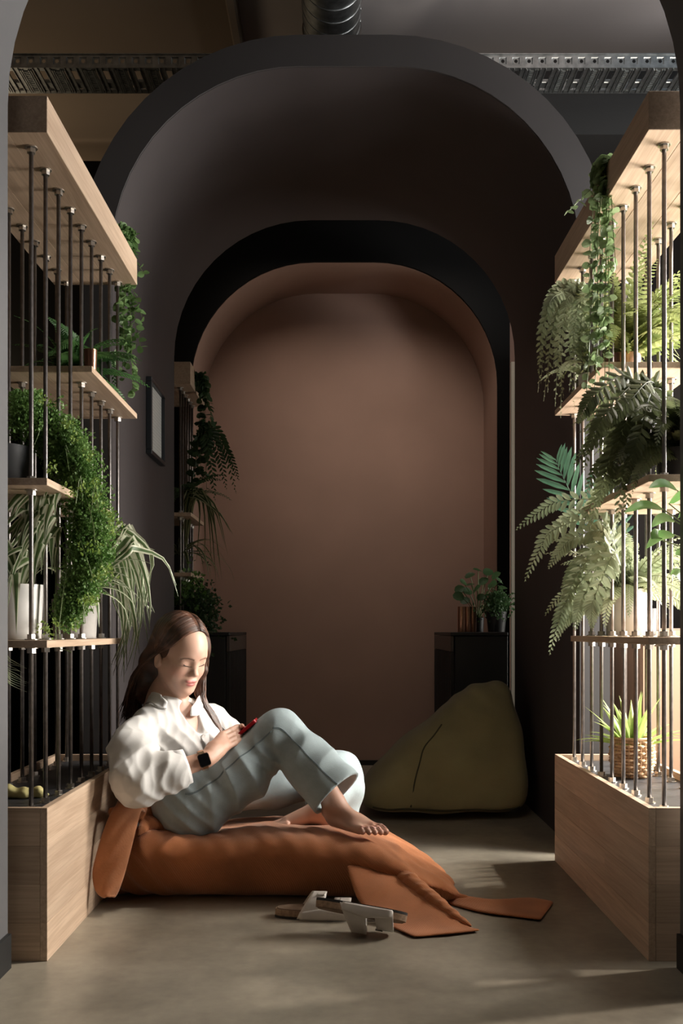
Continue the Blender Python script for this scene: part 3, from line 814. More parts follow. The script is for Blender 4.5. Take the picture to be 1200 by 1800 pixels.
for (x, y) in ((155, 800), (166, 845), (172, 880), (190, 905), (205, 915), (195, 930), (168, 962), (150, 960), (185, 1000), (175, 1015), (196, 1010), (145, 1055), (158, 1050), (165, 1060), (130, 1100), (95, 820), (120, 740), (80, 705), (130, 770), (75, 1105), (90, 1112), (105, 1100), (150, 860), (120, 860)):
    for k in range(7): tips.append(np.array(W(x+random.uniform(-9, 9), y+random.uniform(-9, 9), 1.06+random.uniform(-.01, .02))))
leaf_cloud(tips, .0085, G['bushy'], t, 'young_leaves')
for k in range(26):
    a = in_blob(1)[0]; s = [np.array(cen[min(5, k % 5)]), a+np.array((random.uniform(-.02, .03), -.03, -.02)), a+np.array((random.uniform(-.03, .05), -.05, -.09))]
    obj('stem', MB().tube(spline(s, 8), .0011, 4), G['stem'], t)
# spider plants on the lower left shelf
b3 = (-.895, 2.72, .8077)
okl = lambda P: all(p[2] > .815 or p[0] > -.73 or p[0] < -1.05 for p in P)
ex3 = []
for k in range(44):
    x1 = random.uniform(-6, 112); y1 = 1112-random.random()**.8*215-(40 if 40 < x1 < 90 else 0)
    if x1 > 60: y1 = min(y1, 1010)
    xm = 88+(x1-88)*.45+random.uniform(-6, 6); ym = min(1000, y1-20)-random.uniform(10, 60); ym = max(ym, 872)
    dd = random.uniform(1.04, 1.16)
    ex3.append([(b3[0]+random.uniform(-.02, .02), b3[1]+random.uniform(-.02, .02), b3[2]+.145), W(xm, ym, (1.09+dd)/2), W(x1*.7+xm*.3, (ym*.5+y1*.5)-8, dd), W(x1, y1, dd)])
strap_plant('spider_plant', 'cream striped spider plant in a white pot on the lower left shelf', b3, (P_['white'], .078, .15, .9), G['strap'], 16, .36, .0135, (1.9, 5.2), (.3, 1.35), (1.5, 3.0), extra=ex3, ok=okl)
b4 = (-.85, 3.17, .8077)
ex = []
for (x1, y1, x2, y2, x3, y3) in ((230, 935, 265, 975, 258, 1060), (225, 930, 250, 1000, 240, 1120), (215, 950, 245, 1040, 225, 1160), (235, 960, 262, 1040, 262, 1110), (240, 965, 290, 985, 313, 1048), (215, 960, 232, 1060, 212, 1190), (205, 980, 235, 1080, 245, 1150), (230, 945, 250, 960, 272, 967), (220, 950, 240, 1010, 262, 1140), (210, 990, 222, 1080, 200, 1170), (225, 975, 250, 1060, 232, 1180), (212, 960, 205, 1040, 230, 1130), (218, 940, 256, 1000, 266, 1080), (200, 1000, 215, 1100, 218, 1200), (222, 965, 242, 1030, 246, 1110), (215, 980, 228, 1060, 236, 1120), (208, 965, 218, 1050, 238, 1090), (224, 950, 247, 1010, 228, 1100), (232, 950, 259, 1020, 250, 1080), (206, 1010, 226, 1090, 206, 1180)):
    for rep in range(2):
      j = random.uniform(-.01, .03); x1 += rep*random.uniform(-8, 8); x2 += rep*random.uniform(-14, 8); y2 += rep*random.uniform(-10, 20); x3 += rep*random.uniform(-18, 8); y3 += rep*random.uniform(-40, 10)
      ex.append([(b4[0]+random.uniform(-.03, .04), b4[1]+random.uniform(-.03, .03), b4[2]+.12), W(x1-20, y1+10, 1.29+j), W(x1, y1, 1.30+j), W(x2, y2, 1.32+j), W(x3, y3, 1.33+j)])
strap_plant('spider_plant', 'long spider plant in a grey pot, leaves pouring over the shelf end behind the woman', b4, (P_['grey'], .072, .125, .9), G['strap'], 26, .30, .0145, (-1.9, 1.6), (.6, 1.4), (1.6, 3.0), extra=ex, ok=lambda P: all(p[2] > .815 for p in P))
# leaf tips of a plant outside the frame, low left
b5 = (-1.16, 3.02, .0)
t = thing('spider_plant', 'spider plant low at the left edge, only its leaf tips in view', 'spider plant', (-1.22, 2.95, 0))
obj('pot', MB().lathe([(.10, .0005), (.12, .60), (.12, .62), (.11, .62), (.10, .58)], (-1.22, 2.95, 0), 24), P_['grey'], t, auto=40)
for k in range(12):
    y = 1165+k*4; leaf_obj('leaf', [(-1.22+random.uniform(-.03, .03), 2.95, .6), W(-15, y+random.uniform(-25, 5), 1.17), W(20, y-4, 1.16), W(45+random.uniform(-8, 6), y+random.uniform(2, 12), 1.16)], .005, G['strap'], t)
# yellow cloth lying in the left planter
t = thing('yellow_cloth', 'crumpled pale yellow cloth lying on the left planter top', 'cloth', (-.90, 2.78, .364))
def f_cl(p):
    d = chain(p, [(-.975, 2.77, .379), (-.935, 2.78, .383), (-.89, 2.775, .378), (-.85, 2.788, .379), (-.825, 2.79, .372)], [.019, .016, .013, .015, .007], .012)
    return np.maximum(d+sines(p, [(1, .4, .2), (.2, 1, .5)], [160, 210], [.0016, .0012], [0, 1]), .3645-p[:, 2])
sdf_obj('cloth', f_cl, (-1.01, 2.74, .36), (-.80, 2.82, .41), .003, simple('pale yellow cloth', (.62, .55, .24), .85, noise=.15, nscale=20, bump=.2), t)
# ===== right unit =================================================
st = []
for (x0, x1, y1, d, ym) in ((1058, 1030, 700, 1.165, 330), (1066, 1062, 705, 1.16, 330), (1050, 1046, 640, 1.165, 335), (1072, 1082, 470, 1.155, 330), (1045, 1036, 560, 1.17, 335), (1062, 1070, 660, 1.16, 330), (1040, 998, 372, 1.175, 330), (1056, 1052, 560, 1.16, 330), (1070, 1060, 600, 1.157, 335), (1060, 1044, 690, 1.163, 330)):
    a = W(1085, 262+random.uniform(-8, 10), 1.18); a = (.79, 2.93+random.uniform(-.05, .05), 2.197)
    st.append([a, (.757, a[1]-.01, 2.195), W(x0, ym, d), W((x0+x1)/2+random.uniform(-6, 6), (ym+y1)/2, d), W(x1, y1, d)])
vine('trailing_vine', 'round-leaved vine hanging in sunlight over the right shelf beam', st, G['vine'], .0128, .0190)
R1, R2, R3 = 1.6307, 1.2257, .8157
def toward(x, y, d): return W(x, y, d)
# sage fern at the far end of the top right shelf
b = (.875, 3.44, R1); ex = []
for (x2, y2, x3, y3) in ((960, 545, 945, 690), (975, 560, 955, 705), (990, 580, 985, 735), (965, 530, 948, 640), (1000, 600, 1010, 720), (985, 545, 970, 660), (1010, 570, 1000, 690), (970, 580, 962, 690), (1020, 590, 1030, 690), (995, 530, 985, 620), (980, 600, 990, 700), (1005, 555, 1020, 660), (1030, 560, 1045, 680), (972, 520, 958, 610), (1000, 515, 992, 590), (1015, 545, 1008, 640), (985, 590, 975, 715), (1010, 610, 1018, 705), (962, 550, 950, 675), (1025, 530, 1030, 620), (1035, 580, 1040, 690), (955, 570, 946, 660)):
    ex.append(([(b[0]-.02, b[1]+random.uniform(-.03, .03), b[2]+.085), W((1040+x2)/2, 515+random.uniform(-8, 22), 1.37), W(x2, y2, 1.37+random.uniform(-.03, .03)), W(x3, y3, 1.36+random.uniform(-.04, .03))], .040))
fern('potted_fern', 'pale sage fern spilling over the far end of the top right shelf', b, (P_['white'], .055, .085), G['fernpale'], 12, .26, (.5, 1.2), (1, 2.2), .036, extra=ex, wide=.52, ok=lambda P: all(p[2] < 2.06 and p[0] > .70 for p in P))
b = (.905, 3.20, R1)
fern('potted_fern', 'yellow green fern in a copper pot on the top right shelf', b, (P_['copper'], .058, .085, .95), G['fernlime'], 78, .46, (.4, 1.45), (.8, 2.2), .050, wide=.42, ok=lambda P: all(p[2] < 2.07 and p[0] > .775 and (p[2] > R1+.01 or p[1] < 2.93) for p in P))
# shaded fern on the middle right shelf, nearest the camera
b = (.93, 2.72, R2); ex = []
for (x1, y1, x2, y2, x3, y3) in ((1120, 690, 1060, 700, 1025, 830), (1110, 680, 1050, 690, 1015, 745), (1130, 700, 1085, 760, 1050, 900), (1120, 720, 1080, 790, 1035, 935), (1140, 700, 1105, 780, 1085, 930), (1130, 690, 1070, 720, 1030, 800), (1150, 710, 1120, 800, 1098, 905), (1135, 700, 1100, 740, 1075, 860), (1150, 690, 1110, 700, 1060, 760), (1150, 700, 1125, 760, 1100, 850)):
    dd = 1.06 + random.uniform(-.02, .03)
    ex.append(([(b[0]-.02, b[1]+.02, b[2]+.10), W(x1, y1-15, 1.08), W(x2, y2, dd), W((x2+x3)/2-4, (y2+y3)/2, dd), W(x3, y3, dd+.01)], .045))
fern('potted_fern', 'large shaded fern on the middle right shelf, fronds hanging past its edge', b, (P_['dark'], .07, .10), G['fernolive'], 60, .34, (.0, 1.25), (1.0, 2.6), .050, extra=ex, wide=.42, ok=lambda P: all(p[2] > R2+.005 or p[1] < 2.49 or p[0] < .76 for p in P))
# palm leaf behind
b = (1.0, 3.30, R3)
t = pot_plant('potted_palm', 'blue green palm leaf standing behind the ferns on the lower right shelf', b, (P_['dark'], .05, .09), 'plant')
pl_lens = lambda t: 0 if t < .34 else (.62+.55*math.sin(PI*min(1, (t-.34)/.66*.9+.12)))*(1.05-.30*t)
obj('frond', frond_mb([(b[0], b[1], b[2]+.08), W(1062, 990, 1.335), W(1030, 915, 1.345), W(1004, 868, 1.35), W(985, 830, 1.352), W(975, 805, 1.353)], .120, 15, pin=.62, wide=.15, droop=.10, lens=pl_lens, face=np.array((-.25, -1, .25))), G['palm'], t)
obj('frond', frond_mb([(b[0], b[1], b[2]+.08), W(1075, 985, 1.33), W(1062, 900, 1.31), W(1050, 840, 1.30)], .10, 12, pin=.62, wide=.16, droop=.1, lens=pl_lens, face=np.array((-.1, -1, .3))), G['palm'], t)
obj('frond', frond_mb([(b[0], b[1], b[2]+.08), W(1080, 1000, 1.34), W(1085, 930, 1.35), W(1080, 885, 1.36)], .09, 12, pin=.62, wide=.16, droop=.1, lens=pl_lens, face=np.array((.1, -1, .3))), G['palm'], t)
# big fern in the white pot
b = (.925, 3.20, R3); ex = []
for (x1, y1, x2, y2, x3, y3, d) in ((1060, 895, 990, 880, 905, 932, 1.26), (1050, 920, 975, 930, 921, 1023, 1.24), (1055, 940, 1010, 945, 963, 1000, 1.22), (1060, 950, 1015, 1010, 985, 1100, 1.20), (1050, 985, 1000, 1050, 965, 1152, 1.20), (1060, 960, 1030, 1040, 1010, 1110, 1.19), (1065, 980, 1020, 1060, 975, 1125, 1.21), (1060, 930, 1020, 990, 985, 1060, 1.22), (1070, 970, 1045, 1050, 1040, 1105, 1.17), (1060, 905, 1010, 905, 950, 960, 1.28)):
    ex.append(([(b[0]-.02, b[1]+random.uniform(-.02, .03), b[2]+.14), W(x1+12, y1, d), W(x2, y2, d), W((x2+x3)/2-3, (y2+y3)/2-4, d), W(x3, y3, d)], .046))
fern('potted_fern', 'big pale green fern in a white pot on the lower right shelf', b, (P_['white'], .072, .15, .97), G['fernpale'], 46, .34, (.1, 1.25), (1.0, 2.3), .044, extra=ex, wide=.42, ok=lambda P: all(p[2] < 1.19 and (p[2] > R3+.01 or p[0] < .75) for p in P))
# broad-leaved plant entering at the right edge
t = thing('broad_leaf_plant', 'broad-leaved plant reaching in at the right edge in front of the shelves', 'plant', (1.0, 2.58, R3))
obj('pot', MB().lathe([(.045, .0005), (.055, .09), (.055, .10), (.048, .10), (.046, .09)], (1.0, 2.58, R3), 24), P_['white'], t, auto=40)
for (x, y, dx, dy) in ((1190, 862, -50, -4), (1175, 885, 40, -20), (1165, 895, -68, 6), (1185, 915, -40, 12), (1185, 940, -50, 25), (1165, 950, -20, -2), (1190, 965, 26, 40), (1195, 900, 20, 30), (1182, 1000, 22, 36), (1200, 930, 30, 10)):
    p = np.array(W(x, y, 1.0)); q = np.array(W(x+dx, y+dy, .985)); n = (p+q)/2+np.array((0, 0, .012))
    leaf_obj('leaf', [p, n, q], .019, G['broad'], t, n=9, side=np.array((.1, .75, .65)), prof=lambda t: math.sin(PI*min(1, t**.8))**.8*.95+.03)
    obj('stem', MB().tube(spline([(1.0, 2.58, R3+.09), (1.04, 2.54, .98), p], 8), .0016, 5), G['stem'], t)
# basket plant on the slate of the right planter
b = (.932, 3.19, .3642)
t = thing('basket_plant', 'bright green spiky plant in a woven basket on the right planter', 'plant', b)
def br(z): return .049+.017*math.sin(PI*min(1, z/.125*.8+.05))
for k in range(22):
    a = 2*PI*k/22
    obj('stake', MB().tube([(b[0]+br(z)*math.cos(a), b[1]+br(z)*math.sin(a), b[2]+z) for z in np.linspace(.002, .123, 7)], .0026, 5), P_['wicker'], t, smooth=True)
for r_ in range(11):
    z = .006+r_*.0108; P = []
    for k in range(89):
        a = 2*PI*k/88; s = math.cos(11*a+PI*(r_ % 2)); P.append((b[0]+(br(z)+.0045*s)*math.cos(a), b[1]+(br(z)+.0045*s)*math.sin(a), b[2]+z))
    obj('weaver', MB().tube(P, .0049, 5, cap=False), P_['wicker'], t, smooth=True)
obj('rim', MB().tube([(b[0]+br(.124)*math.cos(2*PI*k/32), b[1]+br(.124)*math.sin(2*PI*k/32), b[2]+.124) for k in range(33)], .006, 6, cap=False), P_['wicker'], t, smooth=True)
obj('soil', MB().lathe([(.045, .095), (.056, .10), (.01, .104)], b, 18), P_['soil'], t)
for k in range(34):
    a = random.uniform(0, 2*PI); e = random.choice((.35, .6, .9, 1.2, 1.35)); l = random.uniform(.13, .20)
    leaf_obj('leaf', arc((b[0]+.02*math.cos(a), b[1]+.02*math.sin(a), b[2]+.098), a, l, e, random.uniform(.2, .9), 5), .0125, G['blade'], t, side=np.array((-math.sin(a), math.cos(a), 0)), fold=.5)
# ===== dim plants at the back ====================================
st = []
for k in range(9):
    x0 = 346+random.uniform(-4, 10); x1 = 352+random.uniform(-4, 22); st.append([W(x0-2, 655, 2.1), W(x0+5, 672, 2.11), W(x1, 720, 2.12), W(x1+random.uniform(-8, 8), random.choice((770, 830, 880, 800)), 2.12)])
vine('trailing_vine', 'dark vine hanging from the beam of the dim back shelf', st, G['fernshade'], .016, .028)
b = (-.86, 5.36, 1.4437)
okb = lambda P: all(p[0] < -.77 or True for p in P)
fern('potted_fern', 'dark fern on the dim back shelf, drooping in front of the pink wall', b, (P_['dark'], .06, .10), G['fernshade'], 12, .30, (.3, 1.2), (1, 2), .05, pins=18,
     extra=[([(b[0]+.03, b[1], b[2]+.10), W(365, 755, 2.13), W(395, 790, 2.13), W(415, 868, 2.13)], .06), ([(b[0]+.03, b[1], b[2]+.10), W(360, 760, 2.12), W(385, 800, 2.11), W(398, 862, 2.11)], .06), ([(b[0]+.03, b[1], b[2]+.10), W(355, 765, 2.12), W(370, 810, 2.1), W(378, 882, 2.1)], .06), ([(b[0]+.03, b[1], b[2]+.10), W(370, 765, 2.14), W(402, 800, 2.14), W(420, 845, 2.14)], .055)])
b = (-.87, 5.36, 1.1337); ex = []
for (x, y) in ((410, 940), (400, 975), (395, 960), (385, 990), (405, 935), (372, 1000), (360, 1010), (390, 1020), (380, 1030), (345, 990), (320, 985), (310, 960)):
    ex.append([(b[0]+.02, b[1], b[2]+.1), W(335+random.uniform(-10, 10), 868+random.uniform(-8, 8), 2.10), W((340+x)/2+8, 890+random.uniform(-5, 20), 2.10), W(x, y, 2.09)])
strap_plant('spider_plant', 'dim spider plant arching from the back shelf', b, (P_['dark'], .07, .10), G['strapshade'], 24, .40, .011, (0, 6.28), (.4, 1.3), (1.5, 3), extra=ex)
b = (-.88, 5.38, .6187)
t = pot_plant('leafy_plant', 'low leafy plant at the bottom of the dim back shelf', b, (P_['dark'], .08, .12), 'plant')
leaf_cloud([W(random.gauss(352, 16), random.gauss(1085, 26), random.uniform(2.06, 2.2)) for _ in range(420)], .024, G['fernshade'], t, 'foliage')
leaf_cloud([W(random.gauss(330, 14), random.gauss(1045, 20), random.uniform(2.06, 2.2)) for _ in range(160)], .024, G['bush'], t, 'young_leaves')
obj('frond', frond_mb([W(350, 1100, 2.12), W(360, 1060, 2.12), W(372, 1045, 2.11), W(384, 1050, 2.1)], .05, 6, wide=.5), G['fernshade'], t)
# on the right cabinet
for k, (x, w) in enumerate(((.648, .022), (.683, .021), (.712, .020))):
    p = (x, 5.36+.02*k, .8262)
    t = thing('copper_pot', ('slim copper vase on the black cabinet, leftmost of three', 'slim copper vase in the middle of three on the black cabinet', 'slim copper vase nearest the dark bushy pot on the cabinet')[k], 'vase', p)
    obj('vase_body', MB().lathe([(w*.95, 0), (w, .006), (w, .134), (w, .138), (w-.004, .138), (w-.005, .01)], p, 22), P_['copper'], t, auto=40)
pb = (.755, 5.48, .8262)
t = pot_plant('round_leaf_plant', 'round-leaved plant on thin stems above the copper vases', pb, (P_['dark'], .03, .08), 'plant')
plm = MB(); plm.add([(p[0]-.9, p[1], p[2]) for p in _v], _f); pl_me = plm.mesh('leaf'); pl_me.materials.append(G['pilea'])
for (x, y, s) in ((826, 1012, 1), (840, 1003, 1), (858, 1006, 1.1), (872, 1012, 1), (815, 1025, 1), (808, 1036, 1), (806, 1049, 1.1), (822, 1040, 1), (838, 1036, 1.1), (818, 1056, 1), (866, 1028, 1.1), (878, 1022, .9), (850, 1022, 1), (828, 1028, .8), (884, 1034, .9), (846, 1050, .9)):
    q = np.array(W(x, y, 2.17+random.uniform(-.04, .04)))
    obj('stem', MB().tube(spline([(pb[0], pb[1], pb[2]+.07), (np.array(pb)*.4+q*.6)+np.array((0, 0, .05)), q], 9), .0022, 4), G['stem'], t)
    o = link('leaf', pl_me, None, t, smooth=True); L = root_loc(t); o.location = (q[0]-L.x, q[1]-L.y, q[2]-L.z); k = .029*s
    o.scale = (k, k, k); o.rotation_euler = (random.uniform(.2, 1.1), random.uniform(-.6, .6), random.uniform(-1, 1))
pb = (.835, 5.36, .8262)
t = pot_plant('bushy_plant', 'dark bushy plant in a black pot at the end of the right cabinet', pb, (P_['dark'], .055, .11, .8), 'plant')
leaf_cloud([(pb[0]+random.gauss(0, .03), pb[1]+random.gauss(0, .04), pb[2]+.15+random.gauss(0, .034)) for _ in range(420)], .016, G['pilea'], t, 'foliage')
# ---------------------------------------------------------------- bean bags
def corduroy(name, col, freq=900.0, amp=.5):
    m, nt, b = mat_new(name); L = nt.links
    tc = nd(nt, 'ShaderNodeTexCoord')
    n = nd(nt, 'ShaderNodeTexNoise'); n.inputs['Scale'].default_value = 6; n.inputs['Detail'].default_value = 6; L.new(tc.outputs['Object'], n.inputs['Vector'])
    r = nd(nt, 'ShaderNodeValToRGB'); r.color_ramp.elements[0].position = .3; r.color_ramp.elements[1].position = .7
    r.color_ramp.elements[0].color = (*[c*.78 for c in col], 1); r.color_ramp.elements[1].color = (*[min(1, c*1.18) for c in col], 1)
    L.new(n.outputs['Fac'], r.inputs['Fac']); L.new(r.outputs['Color'], b.inputs['Base Color'])
    b.inputs['Roughness'].default_value = .92; b.inputs['Sheen Weight'].default_value = .25; b.inputs['Specular IOR Level'].default_value = .2
    w = nd(nt, 'ShaderNodeTexWave'); w.wave_type = 'BANDS'; w.bands_direction = 'DIAGONAL'; w.inputs['Scale'].default_value = freq/9; w.inputs['Distortion'].default_value = 1.2; w.inputs['Detail'].default_value = 1
    L.new(tc.outputs['Object'], w.inputs['Vector'])
    bp = nd(nt, 'ShaderNodeBump'); bp.inputs['Strength'].default_value = amp; bp.inputs['Distance'].default_value = .0016
    L.new(w.outputs['Fac'], bp.inputs['Height']); L.new(bp.outputs['Normal'], b.inputs['Normal'])
    return m
M['rust'] = corduroy('rust corduroy', (.43, .162, .065))
M['suede'] = simple('rust suede underside', (.43, .17, .072), .95, noise=.22, nscale=9, bump=.3, bscale=150, sheen=.25)
M['green'] = simple('olive canvas', (.28, .245, .125), .95, noise=.22, nscale=3.0, bump=.35, bscale=260, sheen=.2)
# --- rust lounger: long flat bag, thin at its right end, ears at the corners
XS = [-.76, -.70, -.60, -.45, -.25, -.05, .08, .18, .26, .33, .40]
HT = [.10, .185, .215, .190, .212, .205, .185, .145, .095, .055, .02]
YF = [3.06, 3.02, 3.005, 3.00, 2.995, 2.985, 2.975, 2.97, 2.97, 2.985, 3.02]
YB = [3.70, 3.74, 3.76, 3.78, 3.80, 3.78, 3.72, 3.64, 3.52, 3.36, 3.16]
def f_bag(p):
    x = p[:, 0]; h = np.interp(x, XS, HT); a = np.interp(x, XS, YF); b = np.interp(x, XS, YB)
    h = h*(1-.34*np.clip((p[:, 1]-3.15)/.6, 0, 1)); a = a+.075*np.clip(1-p[:, 2]/(h*.72), 0, 1); yc = (a+b)/2; hw = (b-a)/2; v = (p[:, 1]-yc)/hw; w = (p[:, 2]-h*.5)/(h*.5)
    av = np.abs(v); q = 2.3+0*x; vv = np.where(v < 0, np.maximum((av-.72)/.28, 0), np.maximum((av-.62)/.38, 0)); pw = np.where(v < 0, 3.4, 2.3)
    d = ((vv**pw+np.abs(w)**pw)**(1/pw)-1)*(h*.5)*.9
    xe = np.maximum((-.742-x), x-.37); d = smax(d, xe, .06)
    fr = np.exp(-((p[:, 1]-a)/.16)**2)
    top = np.clip(w, 0, 1)
    d += .0042*top*np.sin(x*95+p[:, 1]*60+2.0*np.sin(p[:, 1]*13))*np.clip(1.1-np.abs(p[:, 1]-3.12)/.2, 0, 1)*.55
    d += .006*np.sin(x*26+p[:, 1]*9)*np.sin(p[:, 1]*21+1)*.6
    d += .004*np.clip((x-.1)/.2, 0, 1)*np.sin(p[:, 1]*70+x*20)
    d += .006*np.clip((-.45-x)/.2, 0, 1)*np.sin(x*80-p[:, 1]*55+p[:, 2]*30)
    return np.maximum(d, .0015-p[:, 2])
bag = thing('bean_bag', 'rust orange corduroy floor bean bag the barefoot woman sits on', 'bean bag', (-.2, 3.35, 0))
sdf_obj('bag_body', f_bag, (-.80, 2.93, -.01), (.44, 3.86, .28), .0075, M['rust'], bag, relax=2)
def sheet(name, A, B, n, mvals, th, mat, parent, bulge=.0, rip=.0, seed=0):
    """thick cloth between the curves A and B (point lists), with m columns"""
    a = spline(A, n); b = spline(B, n); P = []
    for i in range(n):
        row = []
        for j in range(mvals):
            t = j/(mvals-1); p = a[i]*(1-t)+b[i]*t
            s = math.sin(PI*t)
            p = p+np.array((0, -1, .25))*bulge*s+np.array((.2, -1, .5))*rip*math.sin(seed+9*t+i*.9)*math.sin(i*.7+5*t+seed)*s
            row.append(p)
        P.append(row)
    o = obj(name, MB().slab(P, th), mat, parent, smooth=True)
    md = o.modifiers.new('soft', 'SUBSURF'); md.levels = 1; md.render_levels = 1
    return o
# left ear: a folded flap hanging beside the planter
sheet('corner_flap', [W(238, 1411, 1.235), W(208, 1411, 1.215), W(186, 1448, 1.195), W(170, 1498, 1.180), W(162, 1535, 1.172), W(168, 1566, 1.167), W(184, 1577, 1.165)],
      [W(256, 1428, 1.235), W(249, 1424, 1.215), W(240, 1456, 1.195), W(228, 1505, 1.180), W(217, 1545, 1.172), W(207, 1570, 1.168), W(200, 1578, 1.165)], 18, 9, .010, M['suede'], bag, .016, .010, 1)
def f_ear(p):
    d = chain(p, [W(292, 1428, 1.30), W(262, 1420, 1.265), W(230, 1418, 1.235), W(205, 1428, 1.215)], [.05, .042, .034, .022], .03)
    d = smin(d, chain(p, [W(300, 1450, 1.27), W(258, 1452, 1.235), W(240, 1470, 1.215)], [.03, .02, .008], .02), .02)
    return d+sines(p, [(1, 0, .6), (.3, 1, .8)], [120, 90], [.0025, .003], [0, 1])
sdf_obj('gathered_corner', f_ear, (-.80, 2.85, .02), (-.40, 3.40, .42), .005, M['rust'], bag)
# right ties lying on the floor
def f_roll(p):
    d = chain(p, [W(690, 1532, 1.215), W(720, 1550, 1.185), W(765, 1585, 1.15), W(800, 1612, 1.125), W(828, 1628, 1.108)], [.030, .027, .022, .015, .005], .005)
    d = smin(d, chain(p, [W(735, 1545, 1.255), W(770, 1566, 1.235), W(800, 1578, 1.22), W(850, 1590, 1.20)], [.035, .024, .019, .006], .005), .01)
    return d+sines(p, [(.8, -.6, 0), (.2, 1, .3)], [150, 290], [.0014, .0010], [0, .5])
sdf_obj('gathered_corner', f_roll, (.05, 2.68, -.01), (.65, 3.25, .22), .004, M['rust'], bag)
z = .007
fl = lambda x, y, h=0.0: (lambda d: ((x-600)*d*K, D0*d, z+h))((EYE-z-h)/((y-1110)*K))
sheet('tie_flap', [W(608, 1520, 1.192), W(618, 1555, 1.172), W(635, 1592, 1.150), fl(690, 1630), fl(728, 1647)],
      [W(705, 1530, 1.21), W(745, 1562, 1.172), W(790, 1602, 1.132), fl(822, 1628), fl(846, 1635)], 16, 9, .007, M['rust'], bag, .006, .006, 2)
sheet('tie_flap', [W(782, 1568, 1.235), fl(860, 1581, .012), fl(930, 1578), fl(974, 1585)],
      [W(790, 1590, 1.205), fl(850, 1604), fl(910, 1612), fl(950, 1617)], 14, 7, .008, M['rust'], bag, .0, .004, 4)
# seam along the bag's front upper edge
# --- green bean bag leaning in the arch
gp = [(.10, 4.33, .03), (.83, 4.36, .03), (.855, 5.0, .03), (.12, 4.98, .03), (.08, 4.5, .16), (.13, 4.9, .16), (.855, 4.5, .30), (.85, 4.95, .34),
      (.605, 4.60, .60), (.76, 4.62, .605), (.79, 4.82, .60), (.64, 4.84, .60), (.40, 4.42, .37), (.845, 4.52, .42)]
bm = bmesh.new()
for p in gp: bm.verts.new(p)
bmesh.ops.convex_hull(bm, input=bm.verts[:])
bm.normal_update(); pl_n, pl_c = [], []
for fce in bm.faces:
    pl_n.append(fce.normal[:]); pl_c.append(fce.normal.dot(fce.verts[0].co))
bm.free()
pl_n = np.array(pl_n, np.float32); pl_c = np.array(pl_c, np.float32)
def f_green(p):
    s = p@pl_n.T-pl_c; k = .028; mxs = s.max(1)
    d = mxs+k*np.log(np.exp((s-mxs[:, None])/k).sum(1))-.022
    tp = np.clip((p[:, 2]-.42)/.2, 0, 1)
    d = smax(d, -cap(p, (.58, 4.42, .66), (.90, 4.46, .50), .075, .06), .05)
    d += .010*tp*np.sin(p[:, 0]*34+p[:, 2]*22)*np.sin(p[:, 2]*30+p[:, 0]*9)
    d += .007*np.sin(p[:, 0]*15+p[:, 2]*8+1)*np.sin(p[:, 2]*19-p[:, 0]*6)*(1-tp)
    d += .006*np.clip(1-p[:, 0]/.5, 0, 1)*np.sin(p[:, 0]*26-p[:, 2]*48)
    return np.maximum(d, .002-p[:, 2])
gb = thing('bean_bag', 'large olive green bean bag slumped against the right wall of the dark arch', 'bean bag', (.47, 4.66, 0))
sdf_obj('bag_body', f_green, (.0, 4.22, -.01), (.90, 5.12, .74), .010, M['green'], gb, relax=2)
sp, _ = project(f_green, [W(x, y, 1.75) for x, y in ((782, 1238), (765, 1275), (748, 1305), (737, 1340), (728, 1375), (722, 1410))])
obj('seam', MB().tube(spline(sp, 24), .0035, 6), simple('dark olive seam', (.06, .055, .03), .9), gb, smooth=True)
sp, _ = project(f_green, [(x, 4.30, .05) for x in np.linspace(.12, .84, 10)])
obj('seam', MB().tube(spline(sp, 40), .005, 6), bpy.data.materials['dark olive seam'], gb, smooth=True)
# ---------------------------------------------------------------- the seated woman
HO = np.array((-.535, 3.305, .754)); TH = math.radians(46); PH = math.radians(20)
hf = np.array((math.cos(TH)*math.cos(PH), -math.sin(TH)*math.cos(PH), -math.sin(PH)))
hl = np.array((math.sin(TH), math.cos(TH), 0.0)); hu = np.cross(hf, hl)
HR = np.stack([hf, hl, hu], 1).astype(np.float32)
def HW(f, l, u): return tuple(HO+hf*f+hl*l+hu*u)
pelv = np.array((-.50, 3.29, .30))
shR, elR, wrR = (-.650, 3.15, .500), (-.612, 2.99, .375), (-.415, 3.055, .437)
shL, elL, wrL = (-.45, 3.47, .515), (-.36, 3.46, .40), (-.395, 3.345, .440)
hipR, midR, kneR = W(338, 1424, 1.275), W(425, 1357, 1.28), W(490, 1285, 1.29)
hemR, ankR = W(592, 1395, 1.255), W(586, 1408, 1.248)
hipL, kneL, hemL, ankL = (-.46, 3.42, .30), (-.010, 3.58, .318), (-.055, 3.375, .250), (-.066, 3.335, .232)
